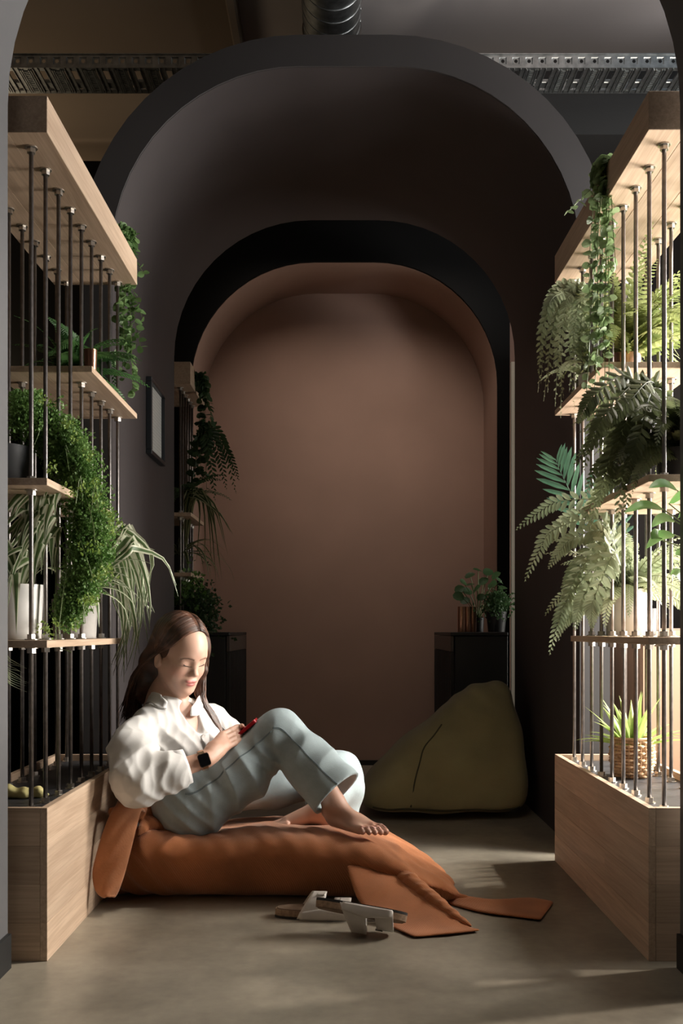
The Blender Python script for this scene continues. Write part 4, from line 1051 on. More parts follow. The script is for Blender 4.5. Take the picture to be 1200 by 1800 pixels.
# ---- head in its own frame (forward, left, up)
def f_head(p):
    q = (p-HO.astype(np.float32))@HR
    s = q.copy(); s[:, 1] = np.abs(s[:, 1])
    d = ell(q, (-.012, 0, .040), (.094, .074, .089))
    d = smin(d, ell(q, (.030, 0, .028), (.064, .060, .068)), .03)
    d = smin(d, ell(q, (.028, 0, -.045), (.056, .059, .070)), .035)
    d = smin(d, cap(s, (.002, .050, -.048), (.056, .016, -.096), .023, .020), .03)
    d = smin(d, cap(q, (.068, 0, -.100), (.066, 0, -.104), .017, .016), .022)
    d = smin(d, cap(s, (.052, .036, -.034), (.040, .045, -.028), .025, .022), .022)
    d = smin(d, cap(s, (.074, .018, .020), (.062, .043, .018), .013, .011), .016)
    d = smax(d, -ell(s, (.099, .033, .001), (.0175, .020, .012)), .014)
    d = smin(d, ell(s, (.0695, .032, -.001), (.0135, .0190, .0125)), .009)
    d = smin(d, cap(q, (.081, 0, .010), (.097, 0, -.029), .0060, .0078), .016)
    d = smin(d, ell(q, (.0985, 0, -.0325), (.0110, .0118, .0092)), .008)
    d = smin(d, ell(s, (.0905, .0115, -.0375), (.0105, .0068, .0070)), .006)
    d = smin(d, ell(q, (.078, 0, -.066), (.013, .024, .017)), .012)
    d = smin(d, ell(s, (.0862, .0075, -.0620), (.0080, .0140, .0050)), .004)
    d = smin(d, ell(q, (.0857, 0, -.0725), (.0085, .0165, .0058)), .004)
    d = smax(d, -ell(q, (.0968, 0, -.0668), (.0085, .0200, .0010)), .0025)
    d = smax(d, -ell(s, (.0990, .0055, -.0445), (.006, .0032, .0026)), .002)
    e = ell(s, (-.012, .0765, -.024), (.0175, .0075, .027))
    e = smax(e, -ell(s, (-.008, .0850, -.022), (.0105, .0062, .018)), .004)
    d = smin(d, e, .006)
    d = smin(d, cap(q, (-.022, 0, -.045), (-.040, 0, -.155), .050, .051), .03)
    return d
NB = HW(-.040, 0, -.155)
FA = np.array((.80, -.58, -.10)); FA /= np.linalg.norm(FA)      # right foot direction
FS = np.cross((0, 0, 1), FA); FS /= np.linalg.norm(FS)          # towards its left (big toe side)
HEEL = np.array(W(578, 1431, 1.262))
def footR(f, s, u): return HEEL+FA*f+FS*s+np.array((0, 0, 1))*u
def f_foot(p):
    ank = np.array(ankR)
    d = cap(p, ank+np.array((-.05, .02, .08)), ank, .038, .031)
    d = smin(d, cap(p, footR(.0, 0, .010), footR(.01, 0, .0), .025, .024), .03)
    d = smin(d, cap(p, ank+np.array((.0, 0, -.01)), footR(.115, .004, -.004), .030, .019), .03)
    d = smin(d, cap(p, footR(.03, -.012, -.010), footR(.135, -.024, -.016), .022, .015), .02)
    d = smin(d, cap(p, footR(.10, .020, -.004), footR(.150, .022, -.012), .024, .017), .02)
    toes = [(.158, .030, .192, .034, .0120), (.158, .012, .190, .013, .0088), (.153, -.003, .180, -.004, .0083), (.146, -.017, .168, -.019, .0080), (.136, -.029, .153, -.032, .0082)]
    for a, b, c, e, r in toes:
        m = footR((a+c)/2, (b+e)/2, -.009)
        t = smin(cap(p, footR(a-.016, b, -.012), m, r*1.0, r*.92), cap(p, m, footR(c, e, -.019), r*.95, r), .004)
        d = smin(d, t, .005)
    return d
LA = np.array((-.93, -.22, -.28)); LA /= np.linalg.norm(LA); LS = np.cross((0, 0, 1), LA); LS /= np.linalg.norm(LS)
def f_footL(p):
    a = np.array(ankL); h = a+np.array((.030, -.005, -.030))
    d = cap(p, np.array(kneL)*.4+a*.6, a, .048, .036)
    d = smin(d, cap(p, h, h-np.array((.01, 0, .004)), .030, .030), .03)
    d = smin(d, cap(p, a, a+LA*.12+np.array((0, 0, -.004)), .036, .024), .03)
    for i in range(5):
        b = a+LA*.13+LS*(i-2)*.015; d = smin(d, cap(p, b, b+LA*(.045-.004*i), .010, .009), .006)
    return d
# ---- hands
PHC = np.array((-.333, 3.222, .496)); PX = np.array((.77, 0, .64)); PY = np.array((0, 1.0, 0)); PN = np.cross(PX, PY)
def hand(p, wr, kn, fdir, side, curl, thumb_to):
    """wr wrist, kn knuckle centre, fdir finger direction, side = towards the little finger, curl = palm side"""
    wr, kn, fd, sd, cu = [np.array(v, float) for v in (wr, kn, fdir, side, curl)]
    fd /= np.linalg.norm(fd); sd /= np.linalg.norm(sd); cu /= np.linalg.norm(cu)
    d = cap(p, wr, wr*.5+kn*.5, .0235, .026)
    for s in (-.024, -.008, .009, .024):
        d = smin(d, cap(p, wr*.75+kn*.25+sd*s*.5, kn+sd*s, .017, .0125), .014)
    for s, l in ((-.027, .92), (-.009, 1.0), (.009, .95), (.026, .78)):
        b = kn+sd*s; m = b+(fd*.9+cu*.25)*.040*l; e = m+(fd*.45+cu*.9)*.026*l; g = e+(-fd*.15+cu)*.018*l
        f = smin(cap(p, b, m, .0098, .0088), smin(cap(p, m, e, .0088, .0080), cap(p, e, g, .0080, .0070), .004), .004)
        d = smin(d, f, .004)
    b = wr*.62+kn*.38-sd*.022; t = np.array(thumb_to, float); m = b*.5+t*.5-cu*.006
    d = smin(d, smin(cap(p, b, m, .0135, .0108), cap(p, m, t, .0105, .0085), .006), .010)
    return d
knR = np.array((-.370, 3.140, .484)); knL = np.array((-.352, 3.292, .484))
def f_handR(p): return hand(p, wrR, knR, (.62, .60, .25), (.35, -.55, -.60), (.25, .75, .15), PHC-PX*.035-PY*.026+PN*.012)
def f_handL(p): return hand(p, wrL, knL, (.62, -.55, .35), (.35, .55, -.60), (.25, -.75, .10), PHC-PX*.035+PY*.026+PN*.012)
def f_body(p):
    d = f_head(p)
    d = smin(d, cap(p, NB, (-.575, 3.335, .50), .055, .09), .04)
    d = smin(d, chain(p, [shR, (-.575, 3.335, .54), shL], [.045, .06, .045], .03), .05)
    d = smin(d, chain(p, [(-.575, 3.335, .50), (-.54, 3.29, .40), (-.50, 3.29, .31)], [.10, .095, .11], .05), .05)
    d = smin(d, chain(p, [shR, elR, wrR], [.044, .036, .0255], .02), .02)
    d = smin(d, chain(p, [shL, elL, wrL], [.044, .036, .0255], .02), .02)
    d = smin(d, chain(p, [hipR, midR, kneR, tuple(np.array(ankR)*.9+np.array(kneR)*.1)], [.085, .075, .054, .031], .02), .03)
    d = smin(d, chain(p, [hipL, kneL, ankL], [.085, .054, .036], .02), .03)
    d = smin(d, smin(f_foot(p), f_footL(p), .005), .012)
    d = smin(d, smin(f_handR(p), f_handL(p), .002), .008)
    return d
woman = thing('person', 'barefoot woman in white shirt and pale jeans reading a phone on the rust bean bag', 'person', (-.42, 3.27, .19))
# skin with lips, blush and brows as vertex colours
m, nt, b = mat_new('skin'); at = nd(nt, 'ShaderNodeAttribute'); at.attribute_name = 'tint'
nt.links.new(at.outputs['Color'], b.inputs['Base Color']); b.inputs['Roughness'].default_value = .46
b.inputs['Subsurface Weight'].default_value = .12; b.inputs['Subsurface Radius'].default_value = (.012, .005, .003); b.inputs['Subsurface Scale'].default_value = .6
body, bv = sdf_obj('body', f_body, (-.80, 2.88, .10), (.20, 3.70, .92), .0026, m, woman, relax=1)
q = (bv-HO)@HR; lq = q.copy(); lq[:, 1] = np.abs(lq[:, 1])
col = np.tile(np.array((.58, .358, .268)), (len(bv), 1))
def mixc(w, c):
    global col
    w = np.clip(w, 0, 1)[:, None]; col = col*(1-w)+np.array(c)*w
el2 = lambda c, r, a=lq: np.sqrt((((a-np.array(c))/np.array(r))**2).sum(1))
mixc((1.25-el2((.06, .045, -.035), (.04, .026, .022)))*.55, (.64, .30, .23))
mixc((1.15-el2((.066, .033, .004), (.02, .020, .012)))*.9, (.49, .275, .20))
lipm = np.minimum(el2((.0885, .007, -.0622), (.016, .0150, .0052)), el2((.0885, 0, -.0725), (.016, .0170, .0062)))
mixc((1.16-lipm)*4.0, (.50, .165, .145))
mixc((1.1-el2((.095, 0, -.0668), (.018, .0165, .0012)))*1.3, (.22, .06, .055))  # shade of the mouth crease painted into the tint
mixc((1.2-el2((.098, .0055, -.0425), (.008, .004, .003)))*1.5, (.22, .09, .07))  # nostril shade painted into the tint
bd = np.abs(lq[:, 2]-np.interp(lq[:, 1], (.011, .020, .032, .043, .051), (.0150, .0178, .0192, .0172, .0125)))
mixc((1-bd/.0040)*1.2*(lq[:, 1] > .010)*(lq[:, 1] < .052)*(lq[:, 0] > .04), (.135, .070, .045))
mixc((1.2-el2((.07, .034, -.0095), (.03, .017, .0022)))*.9, (.13, .06, .045))
fx = bv-HEEL; mixc((el2((.0, 0, 0), (.30, .30, .30), fx) < 1)*((fx@FA) > .145)*.5, (.62, .29, .22))
mixc(((bv[:, 2] < .50) & (bv[:, 0] > -.45)).astype(float)*.35, (.50, .27, .19))  # shade on hands and feet put into the skin colour
ca = body.data.color_attributes.new('tint', 'FLOAT_COLOR', 'POINT')
ca.data.foreach_set('color', np.concatenate([col, np.ones((len(col), 1))], 1).astype(np.float32).ravel())
brow_m = simple('dark brown brow', (.055, .030, .020), .8); lash_m = simple('lash', (.014, .009, .008), .7)
bx, bu = np.array((.011, .020, .032, .043, .051)), np.array((.0150, .0178, .0192, .0172, .0125))
for s in (-1, 1):
    P = [HW(.10, s*l, u) for l, u in ((.0185, -.0082), (.025, -.0100), (.033, -.0108), (.041, -.0094), (.048, -.0062))]
    P, N = project(f_head, P); P = P-N*.0001
    obj('eyelashes', MB().tube(spline(P, 16), [.0006+.0013*(i/15) for i in range(16)], 6), lash_m, woman, smooth=True)
# toe nails
nail = simple('nail', (.66, .36, .30), .25)
for a, b_, c, e, r in ((.158, .030, .192, .034, .0120), (.158, .012, .190, .013, .0088), (.153, -.003, .180, -.004, .0083), (.146, -.017, .168, -.019, .0080), (.136, -.029, .153, -.032, .0082)):
    P = []
    for i in np.linspace(-.4, .75, 4): P.append([footR(c+r*i, e+r*j, .004) for j in np.linspace(-.62, .62, 4)])
    f2 = [project(f_foot, row, 6) for row in P]
    obj('toenail', MB().slab([[tuple(p+n*.0004) for p, n in zip(*g)] for g in f2], .0010), nail, woman, smooth=True)
# ---- jeans
def softfold(x): return 1-np.abs(np.sin(x))
def f_jraw(p, o=0.0):
    hem = np.array(hemR); ax = hem-np.array(kneR); ax = ax/np.linalg.norm(ax)
    dR = chain(p, [hipR, midR, kneR], [.100+o, .094+o, .068+o], .03)
    dS = chain(p, [kneR, tuple(np.array(kneR)*.5+hem*.5), tuple(hem+ax*.05)], [.069+o, .080+o, .098+o], .03)
    dr = smin(dR, dS, .030)
    hl_ = np.array(hemL); kl = np.array(kneL); al = hl_-kl; al /= np.linalg.norm(al)
    dL = chain(p, [hipL, tuple((np.array(hipL)+kl)/2), kneL], [.105+o, .096+o, .074+o], .03)
    dL = smin(dL, chain(p, [kneL, tuple(hl_+al*.05)], [.074+o, .072+o], .02), .025)
    dL = smin(dL, chain(p, [kneL, W(606, 1385, 1.41), W(608, 1425, 1.40)], [.072+o, .062+o, .045+o], .03), .04)
    dh = chain(p, [(-.515, 3.20, .30), (-.515, 3.40, .30)], [.115+o, .115+o], .04)
    dh = smin(dh, cap(p, (-.52, 3.29, .33), (-.545, 3.29, .40), .118+o, .108+o), .05)
    return dr, dL, dh, hem, ax, hl_, al
def f_jeans(p):
    dr, dL, dh, hem, ax, hl_, al = f_jraw(p)
    d = smin(smin(dr, dh, .06), smin(dL, dh, .05), .012)
    u = p@np.array((.68, 0, .74), np.float32); v = p@np.array((.74, 0, -.68), np.float32)
    kk = np.array(kneR, np.float32)
    thigh = np.exp(-((p[:, 0]+.33)/.13)**2)*np.clip((3.26-p[:, 1])/.08, 0, 1)
    d -= .0125*thigh*(softfold((p[:, 0]*.92+p[:, 2]*.33)*44+1.2*np.sin(p[:, 2]*14)+.4)-.45)*np.clip((.50-p[:, 2])/.12, 0, 1)
    nk = np.exp(-(((p-kk-np.array((-.015, 0, -.075), np.float32))/.085)**2).sum(1))
    d -= .014*nk*(softfold((p[:, 2]*.55+p[:, 0]*.85)*60+1.5*np.sin(p[:, 2]*30))-.5)
    sh = np.exp(-(((p-(kk*.45+hem.astype(np.float32)*.55))/np.array((.11, .12, .12), np.float32))**2).sum(1))
    d -= .0105*sh*(softfold((p[:, 0]*.95+p[:, 2]*.25)*36+1.3*np.sin(p[:, 2]*22+p[:, 1]*10)+.8)-.45)
    hp = np.exp(-(((p-np.array((-.50, 3.14, .27), np.float32))/np.array((.09, .12, .10), np.float32))**2).sum(1))
    d -= .010*hp*(softfold((p[:, 0]*.5+p[:, 2]*1.0)*55+p[:, 0]*25)-.4)
    d += sines(p, [(.7, .2, .6), (.3, .8, -.4), (-.6, .5, .6)], [47, 61, 83], [.0016, .0013, .0009], [0, 1, 2])
    # open hems: cut by a plane, hollow inside
    near = np.linalg.norm(p-hem.astype(np.float32), axis=1)
    cut = (p-hem.astype(np.float32))@ax.astype(np.float32)
    onleg = (dr < .03) & (near < .20)
    inner = cap(p, tuple(hem-ax*.12), tuple(hem+ax*.06), .050, .098)
    d = np.where(onleg, np.maximum(d, np.where(dL < dr, -1, cut)), d)
    d = np.where(onleg, np.maximum(d, np.where(dL < .0, -1, -inner)), d)
    cl = (p-hl_.astype(np.float32))@al.astype(np.float32); nl = np.linalg.norm(p-hl_.astype(np.float32), axis=1)
    ol = (dL < .03) & (nl < .14)
    innL = cap(p, tuple(hl_-al*.10), tuple(hl_+al*.06), .060, .068)
    keep = dr > 0.0
    d = np.where(ol & keep & (dh > .02), np.maximum(d, np.maximum(cl, -innL)), d)
    d = np.where(p[:, 0] < -.40, np.maximum(d, (p-np.array((-.545, 3.29, .40), np.float32))@np.array((-.24, 0, .97), np.float32)), d)
    return d
def denim(name, col):
    m, nt, b = mat_new(name); L = nt.links
    tc = nd(nt, 'ShaderNodeTexCoord'); n = nd(nt, 'ShaderNodeTexNoise'); n.inputs['Scale'].default_value = 9; n.inputs['Detail'].default_value = 8; n.inputs['Roughness'].default_value = .65
    L.new(tc.outputs['Object'], n.inputs['Vector'])
    r = nd(nt, 'ShaderNodeValToRGB'); r.color_ramp.elements[0].position = .32; r.color_ramp.elements[1].position = .68
    r.color_ramp.elements[0].color = (*[c*.84 for c in col], 1); r.color_ramp.elements[1].color = (*[min(1, c*1.14) for c in col], 1)
    L.new(n.outputs['Fac'], r.inputs['Fac']); L.new(r.outputs['Color'], b.inputs['Base Color']); b.inputs['Roughness'].default_value = .9; b.inputs['Specular IOR Level'].default_value = .2
    n2 = nd(nt, 'ShaderNodeTexNoise'); n2.inputs['Scale'].default_value = 420; L.new(tc.outputs['Object'], n2.inputs['Vector'])
    bp = nd(nt, 'ShaderNodeBump'); bp.inputs['Strength'].default_value = .35; bp.inputs['Distance'].default_value = .001; L.new(n2.outputs['Fac'], bp.inputs['Height']); L.new(bp.outputs['Normal'], b.inputs['Normal'])
    return m
M['denim'] = denim('pale blue denim', (.38, .455, .475))
jeans, jv = sdf_obj('jeans', f_jeans, (-.72, 3.0, .10), (.16, 3.74, .64), .0042, M['denim'], woman, relax=1)
def seam_fit(sp, o):
    q_, n_ = project(f_jeans, np.array(spline([s_+np.array((0, 0, o)) for s_ in sp], 60)), 6)
    return list(q_+n_*.0006)
seam_m = simple('denim seam', (.20, .25, .27), .9)
sp, _ = project(f_jeans, [W(x, y, d) for x, y, d in ((322, 1400, 1.20), (352, 1378, 1.20), (385, 1352, 1.21), (420, 1322, 1.22), (450, 1293, 1.23), (468, 1276, 1.235))])
for o in (0, .004):
    obj('outer_seam', MB().tube(seam_fit(sp, o), .0011, 5), seam_m, jeans, smooth=True)
sp, _ = project(f_jeans, [W(x, y, d) for x, y, d in ((472, 1266, 1.235), (500, 1272, 1.23), (535, 1305, 1.21), (570, 1340, 1.20), (600, 1368, 1.19))])
for o in (0, .004):
    obj('outer_seam', MB().tube(seam_fit(sp, o), .0011, 5), seam_m, jeans, smooth=True)
# ---- shirt
SV = np.array((.83, -.55, .0))          # the way the chest faces
SU = np.array((.55, .83, 0.0))          # her left along the shoulders
chest = np.array((-.562, 3.325, .478))
CR = np.stack([SV, SU, (0, 0, 1.0)], 1)
def f_shraw(p):
    d = ell(p, chest-np.array((0, 0, .012)), (.112, .168, .140), CR)
    d = smin(d, ell(p, (-.545, 3.29, .385), (.128, .150, .110), CR), .07)
    d = smin(d, chain(p, [tuple(np.array(shR)+(.01, .01, .0)), (-.575, 3.335, .548), tuple(np.array(shL)-(.02, .02, 0))], [.056, .060, .056], .03), .06)
    for s in (-.075, .06): d = smin(d, ell(p, chest+SV*.085+SU*s-np.array((0, 0, .025)), (.055, .062, .058), CR), .05)
    return d
VN, _ = project(lambda q_: f_shraw(q_), [chest+SV*.16+SU*(-.006)+np.array((0, 0, z_)) for z_ in (.150, .125, .095, .065, .036)], 12)
VN = [tuple(v_) for v_ in VN]
def f_sleeveR(p):
    mid = np.array((-.645, 3.065, .455)); cf = np.array(elR)*.30+np.array(wrR)*.70
    d = chain(p, [tuple(np.array(shR)), tuple(mid), elR], [.060, .070, .072], .04)
    d = smin(d, chain(p, [elR, tuple(np.array(elR)*.55+np.array(wrR)*.45), tuple(cf)], [.072, .062, .046], .03), .03)
    return d
def f_shirt(p):
    t = f_shraw(p); a = f_sleeveR(p)
    l = chain(p, [shL, tuple(np.array(shL)*.4+np.array(elL)*.6), elL, tuple(np.array(elL)*.35+np.array(wrL)*.65)], [.060, .066, .058, .042], .03)
    # cloth folds
    x, y, z = p[:, 0], p[:, 1], p[:, 2]
    fa = np.exp(-(((p-np.array((-.64, 3.03, .45), np.float32))/np.array((.12, .14, .13), np.float32))**2).sum(1))
    w1 = softfold((z*.80-x*.50+y*.30)*30+.9*np.sin(x*17+y*11)+.35*np.sin(z*41))
    w2 = softfold((z*.55+x*.25-y*.75)*58+1.3*np.sin(z*22+x*20))
    a = a-.016*(w1-.45)*fa-.008*(w2-.45)*fa
    fe = np.exp(-(((p-np.array((-.56, 3.0, .39), np.float32))/np.array((.09, .09, .07), np.float32))**2).sum(1))
    a = a-.014*fe*(softfold((x*1.0+z*.35)*58+1.4*np.sin(z*38))-.45)
    q = (p-chest.astype(np.float32))@CR.astype(np.float32)
    t = t-.0085*(softfold(q[:, 1]*62+1.6*np.sin(q[:, 2]*26)+1.0)-.45)*np.clip(.9-np.abs(q[:, 2]+.01)/.11, 0, 1)*np.clip(q[:, 0]/.08, 0, 1)
    t = t-.0095*(softfold(q[:, 2]*46+q[:, 1]*22+1.2*np.sin(q[:, 1]*30))-.45)*np.clip((-.04-q[:, 2])/.06, 0, 1)
    d = smin(smin(t, a, .016), l, .022)
    d += sines(p, [(.6, .4, .7), (-.5, .7, .4)], [57, 77], [.0014, .0010], [0, 2])
    d -= .0022*(softfold(x*70-z*40+y*55+1.6*np.sin(z*33+x*12))-.45)*np.clip((z-.30)/.05, 0, 1)
    # neck opening: V in front
    nb = np.array(HW(-.040, 0, -.125)); n2 = np.array(HW(-.050, 0, -.185))
    d = smax(d, -cap(p, tuple(nb), tuple(n2), .064, .058), .006)
    d = smax(d, -chain(p, VN, [.040, .034, .024, .014, .003], .01), .006)
    # cuff end
    w = np.array(wrR)-np.array(elR); w /= np.linalg.norm(w); cf = np.array(elR)*.30+np.array(wrR)*.70
    rel = p-cf.astype(np.float32); c = rel@w.astype(np.float32); far = np.linalg.norm(rel, axis=1)
    sel = (far < .08) & (c > -.055) & (t > .012)
    d = np.where(sel, np.maximum(d, np.maximum(c, -cap(p, tuple(cf-w*.05), tuple(cf+w*.05), .034, .038))), d)
    return d
M['shirt'] = simple('white cotton', (.655, .645, .63), .85, spec=.25, noise=.03, nscale=25, bump=.06, bscale=300, sheen=.1)
shirt, sv = sdf_obj('shirt', f_shirt, (-.82, 2.86, .27), (-.24, 3.58, .66), .0040, M['shirt'], woman, relax=1)
# cuff band
w = np.array(wrR)-np.array(elR); w /= np.linalg.norm(w); cf = np.array(elR)*.30+np.array(wrR)*.70
ua = np.cross(w, (0, 1.0, 0)); ua /= np.linalg.norm(ua); va = np.cross(w, ua)
P = []
for i in range(29):
    a = 2*PI*i/28; row = []
    for t, r in ((-.034, .0515), (-.015, .0500), (.004, .0475)):
        row.append(cf+w*t+(ua*math.cos(a)*1.08+va*math.sin(a)*.94)*(r+.0012*math.sin(5*a)))
    P.append(row)
obj('cuff', MB().slab(P, .004), M['shirt'], shirt, smooth=True)
# collar: two leaves folded down over the neckband
def collar_leaf(top, low, fn=None):
    fn = fn or f_shirt
    n = 12; a = spline(top, n); c = spline(low, n); P = []
    for i in range(n):
        row = []
        for j in range(6):
            t = j/5; q_ = np.array([a[i]*(1-t)+c[i]*t], np.float32)
            pp, nn = project(fn, q_, 7); lift = .004+.007*(1-t)**2
            row.append(pp[0].astype(float)+nn[0]*lift+np.array((0, 0, .010))*(1-t)**2)
        P.append(row)
    return P
obj('collar', MB().slab(collar_leaf([W(240, 1222, 1.35), W(258, 1218, 1.325), W(276, 1221, 1.30), W(296, 1231, 1.285)], [W(240, 1230, 1.345), W(258, 1234, 1.31), W(274, 1243, 1.285), W(297, 1236, 1.28)]), .0035), M['shirt'], shirt, smooth=True)
obj('collar', MB().slab(collar_leaf([W(350, 1228, 1.345), W(347, 1232, 1.33), W(345, 1238, 1.315), W(341, 1245, 1.30)], [W(360, 1235, 1.34), W(359, 1244, 1.33), W(354, 1253, 1.31), W(345, 1251, 1.297)], f_shraw), .0035), M['shirt'], shirt, smooth=True)
# placket and buttons down the front
zz = np.linspace(.030, -.105, 30)
cols = []
for t_ in np.linspace(-.013, .013, 5):
    q_, n__ = project(f_shirt, [chest+SV*.16+SU*(-.004+t_)+np.array((0, 0, z_)) for z_ in zz], 10)
    q_ = q_.astype(float)
    for _ in range(3): q_[1:-1] = (q_[:-2]+q_[1:-1]*2+q_[2:])/4
    cols.append(q_+SV*.0045)
obj('placket', MB().slab([[cols[j_][i_] for j_ in range(5)] for i_ in range(30)], .003), M['shirt'], shirt, smooth=True)
pearl = simple('pearl button', (.72, .70, .66), .25)
for z_ in (.022, -.025, -.072):
    c, n = project(f_shirt, [chest+SV*.16+SU*(-.004)+np.array((0, 0, z_))]); c = c[0]+SV*.0075
    obj('button', MB().tube([c-SV*.001, c+SV*.0014], .0052, 12), pearl, shirt, auto=40)
# ---- hair
def hs(p):            # scalp surface grown by the hair's thickness, in head coordinates
    d = ell(p, (-.014, 0, .040), (.106, .086, .102)); return d
hair_m = None
m, nt, b = mat_new('brown hair'); L_ = nt.links
oi = nd(nt, 'ShaderNodeTexCoord'); n_ = nd(nt, 'ShaderNodeTexNoise'); n_.inputs['Scale'].default_value = 35; n_.inputs['Detail'].default_value = 4
L_.new(oi.outputs['Object'], n_.inputs['Vector']); r = nd(nt, 'ShaderNodeValToRGB'); r.color_ramp.elements[0].position = .3; r.color_ramp.elements[1].position = .75
r.color_ramp.elements[0].color = (.030, .014, .009, 1); r.color_ramp.elements[1].color = (.115, .050, .028, 1)
L_.new(n_.outputs['Fac'], r.inputs['Fac']); L_.new(r.outputs['Color'], b.inputs['Base Color']); b.inputs['Roughness'].default_value = .42; b.inputs['Specular IOR Level'].default_value = .6
b.inputs['Anisotropic'].default_value = .6
hair_m = m
nearC = [(-.055, -.060, .03), (-.075, -.066, -.05), (-.085, -.070, -.12), (-.080, -.078, -.17)]
farC = [(.010, .084, .03), (.020, .092, -.05), (.030, .088, -.12), (.055, .085, -.19), (.065, .115, -.245)]
def f_hair(p):
    q = (p-HO.astype(np.float32))@HR
    d = ell(q, (-.018, 0, .040), (.1005, .0815, .0985))
    d = smin(d, ell(q, (-.055, 0, -.03), (.060, .064, .085)), .03)
    d = smin(d, ell(q, (.0, .050, .020), (.070, .047, .075)), .02)
    face = ell(q, (.107, .009, -.038), (.084, .068, .108))
    d = smax(d, -face, .012)
    earc = ell(q, (-.016, -.088, -.032), (.026, .030, .036)); d = smax(d, -earc, .008)
    d = smin(d, chain(q, nearC, [.024, .026, .024, .016], .03), .03)
    d = smin(d, chain(q, [(-.07, -.02, -.05), (-.09, -.03, -.14), (-.085, -.05, -.19)], [.052, .040, .022], .03), .03)
    d = smin(d, chain(q, farC, [.012, .012, .012, .013, .008], .02), .02)
    th = np.arctan2(q[:, 1], q[:, 0])
    return d
hair, hv = sdf_obj('hair', f_hair, HO+np.array((-.24, -.24, -.30)), HO+np.array((.26, .26, .17)), .0034, hair_m, woman, relax=1)
EC, ER = np.array((-.018, 0, .040)), np.array((.1015, .0825, .0995))
def sy(f, u, s):         # lateral position of the hair's surface
    k = 1-((f-EC[0])/ER[0])**2-((u-EC[2])/ER[2])**2
    return s*ER[1]*math.sqrt(max(k, .0))
def lock(pts, r, mb, n=26):
    C = np.array(spline([HO+HR@np.array(p_) for p_ in pts], n))
    q_ = (C-HO)@HR; v = (q_-EC)/ER; l_ = np.linalg.norm(v, axis=1); m_ = l_ < 1.0
    q_[m_] = EC+(v[m_]/l_[m_][:, None])*(ER+r*.55); C = HO+q_@HR.T
    for _ in range(2):
        d_ = f_shirt(C.astype(np.float32)); b_ = d_ < r*.8
        if b_.any():
            pp, nn = project(f_shirt, C[b_], 5); C[b_] = pp+nn*r*.9
    h_ = n//2
    for _ in range(3): C[h_:-1] = (C[h_-1:-2]+2*C[h_:-1]+C[h_+1:])/4
    sg = np.linalg.norm(np.diff(C, axis=0), axis=1); bad = np.where(sg > 2.6*np.median(sg))[0]; bad = bad[bad > h_]
    if len(bad): C = C[:bad[0]]; n = len(C)
    rr = [r*(.10+.90*min(1, (1-i/(n-1))*2.6)**.8*min(1, .45+i/(n-1)*4)) for i in range(n)]
    mb.tube(C, rr, 5)
LK = [MB(), MB(), MB()]; rnd = random.Random(3)
for k in range(330):                     # near side: from the parting, over the ear's top, down the back
    t = k/330+rnd.uniform(-.01, .01); f0 = .058-.150*t
    top = .0401+.0995*math.sqrt(max(0, 1-((f0+.018)/.1015)**2))
    f1, u1 = .058-.143*t, .092-.024*t; f2, u2 = .036-.114*t, .042-.024*t; f3, u3 = -.016-.079*t, -.002-.030*t
    e = rnd.uniform(0, 1)
    pts = [(f0, .012, top), (f1, sy(f1, u1, -1)*.96, u1), (f2, sy(f2, u2, -1), u2), (f3, sy(f3, u3, -1)-.004*(1-t), u3),
           (-.066-.045*t, -.104+.05*t+rnd.gauss(0, .005), -.070), (-.085-.03*t+rnd.gauss(0, .008), -.110+.06*t+rnd.gauss(0, .009), -.150), (-.095+rnd.gauss(0, .016), -.105+.05*t+rnd.gauss(0, .013), -.235-.06*e)]
    lock(pts, rnd.uniform(.0018, .0048), LK[rnd.randrange(3)])
for k in range(230):                     # far side, beside the cheek and over the shoulder to the chest
    t = k/230; f0 = .058-.140*t
    top = .0401+.0995*math.sqrt(max(0, 1-((f0+.018)/.1015)**2))
    f1, u1 = .052-.12*t, .094-.02*t; f2, u2 = .030-.07*t, .040-.01*t
    g = lambda s_: rnd.gauss(0, s_)
    pts = [(f0, .014, top), (f1, sy(f1, u1, 1)+.004, u1), (f2, sy(f2, u2, 1)+.012, u2), (.024-.03*t+g(.003), .098+g(.003), -.045), (.034-.02*t+g(.006), .092+g(.006), -.110), (.062-.02*t+g(.009), .092+g(.010), -.175), (.090+g(.011), .118+g(.011), -.220), (.088+g(.012), .150+g(.013), -.262+g(.008)), (.112+g(.008), .170+g(.010), -.292+g(.006)), (.118+g(.010), .198+g(.012), -.308+g(.010))]
    lock(pts, rnd.uniform(.0020, .0052), LK[rnd.randrange(3)], 30)
for mb_, k_ in zip(LK, (1.0, 1.7, .6)):
    h2 = hair_m.copy(); h2.name = 'hair strand'
    for n__ in h2.node_tree.nodes:
        if n__.type == 'VALTORGB':
            for e_ in n__.color_ramp.elements: e_.color = (*[c_*k_ for c_ in e_.color[:3]], 1)
    obj('locks', mb_, h2, hair, smooth=True)
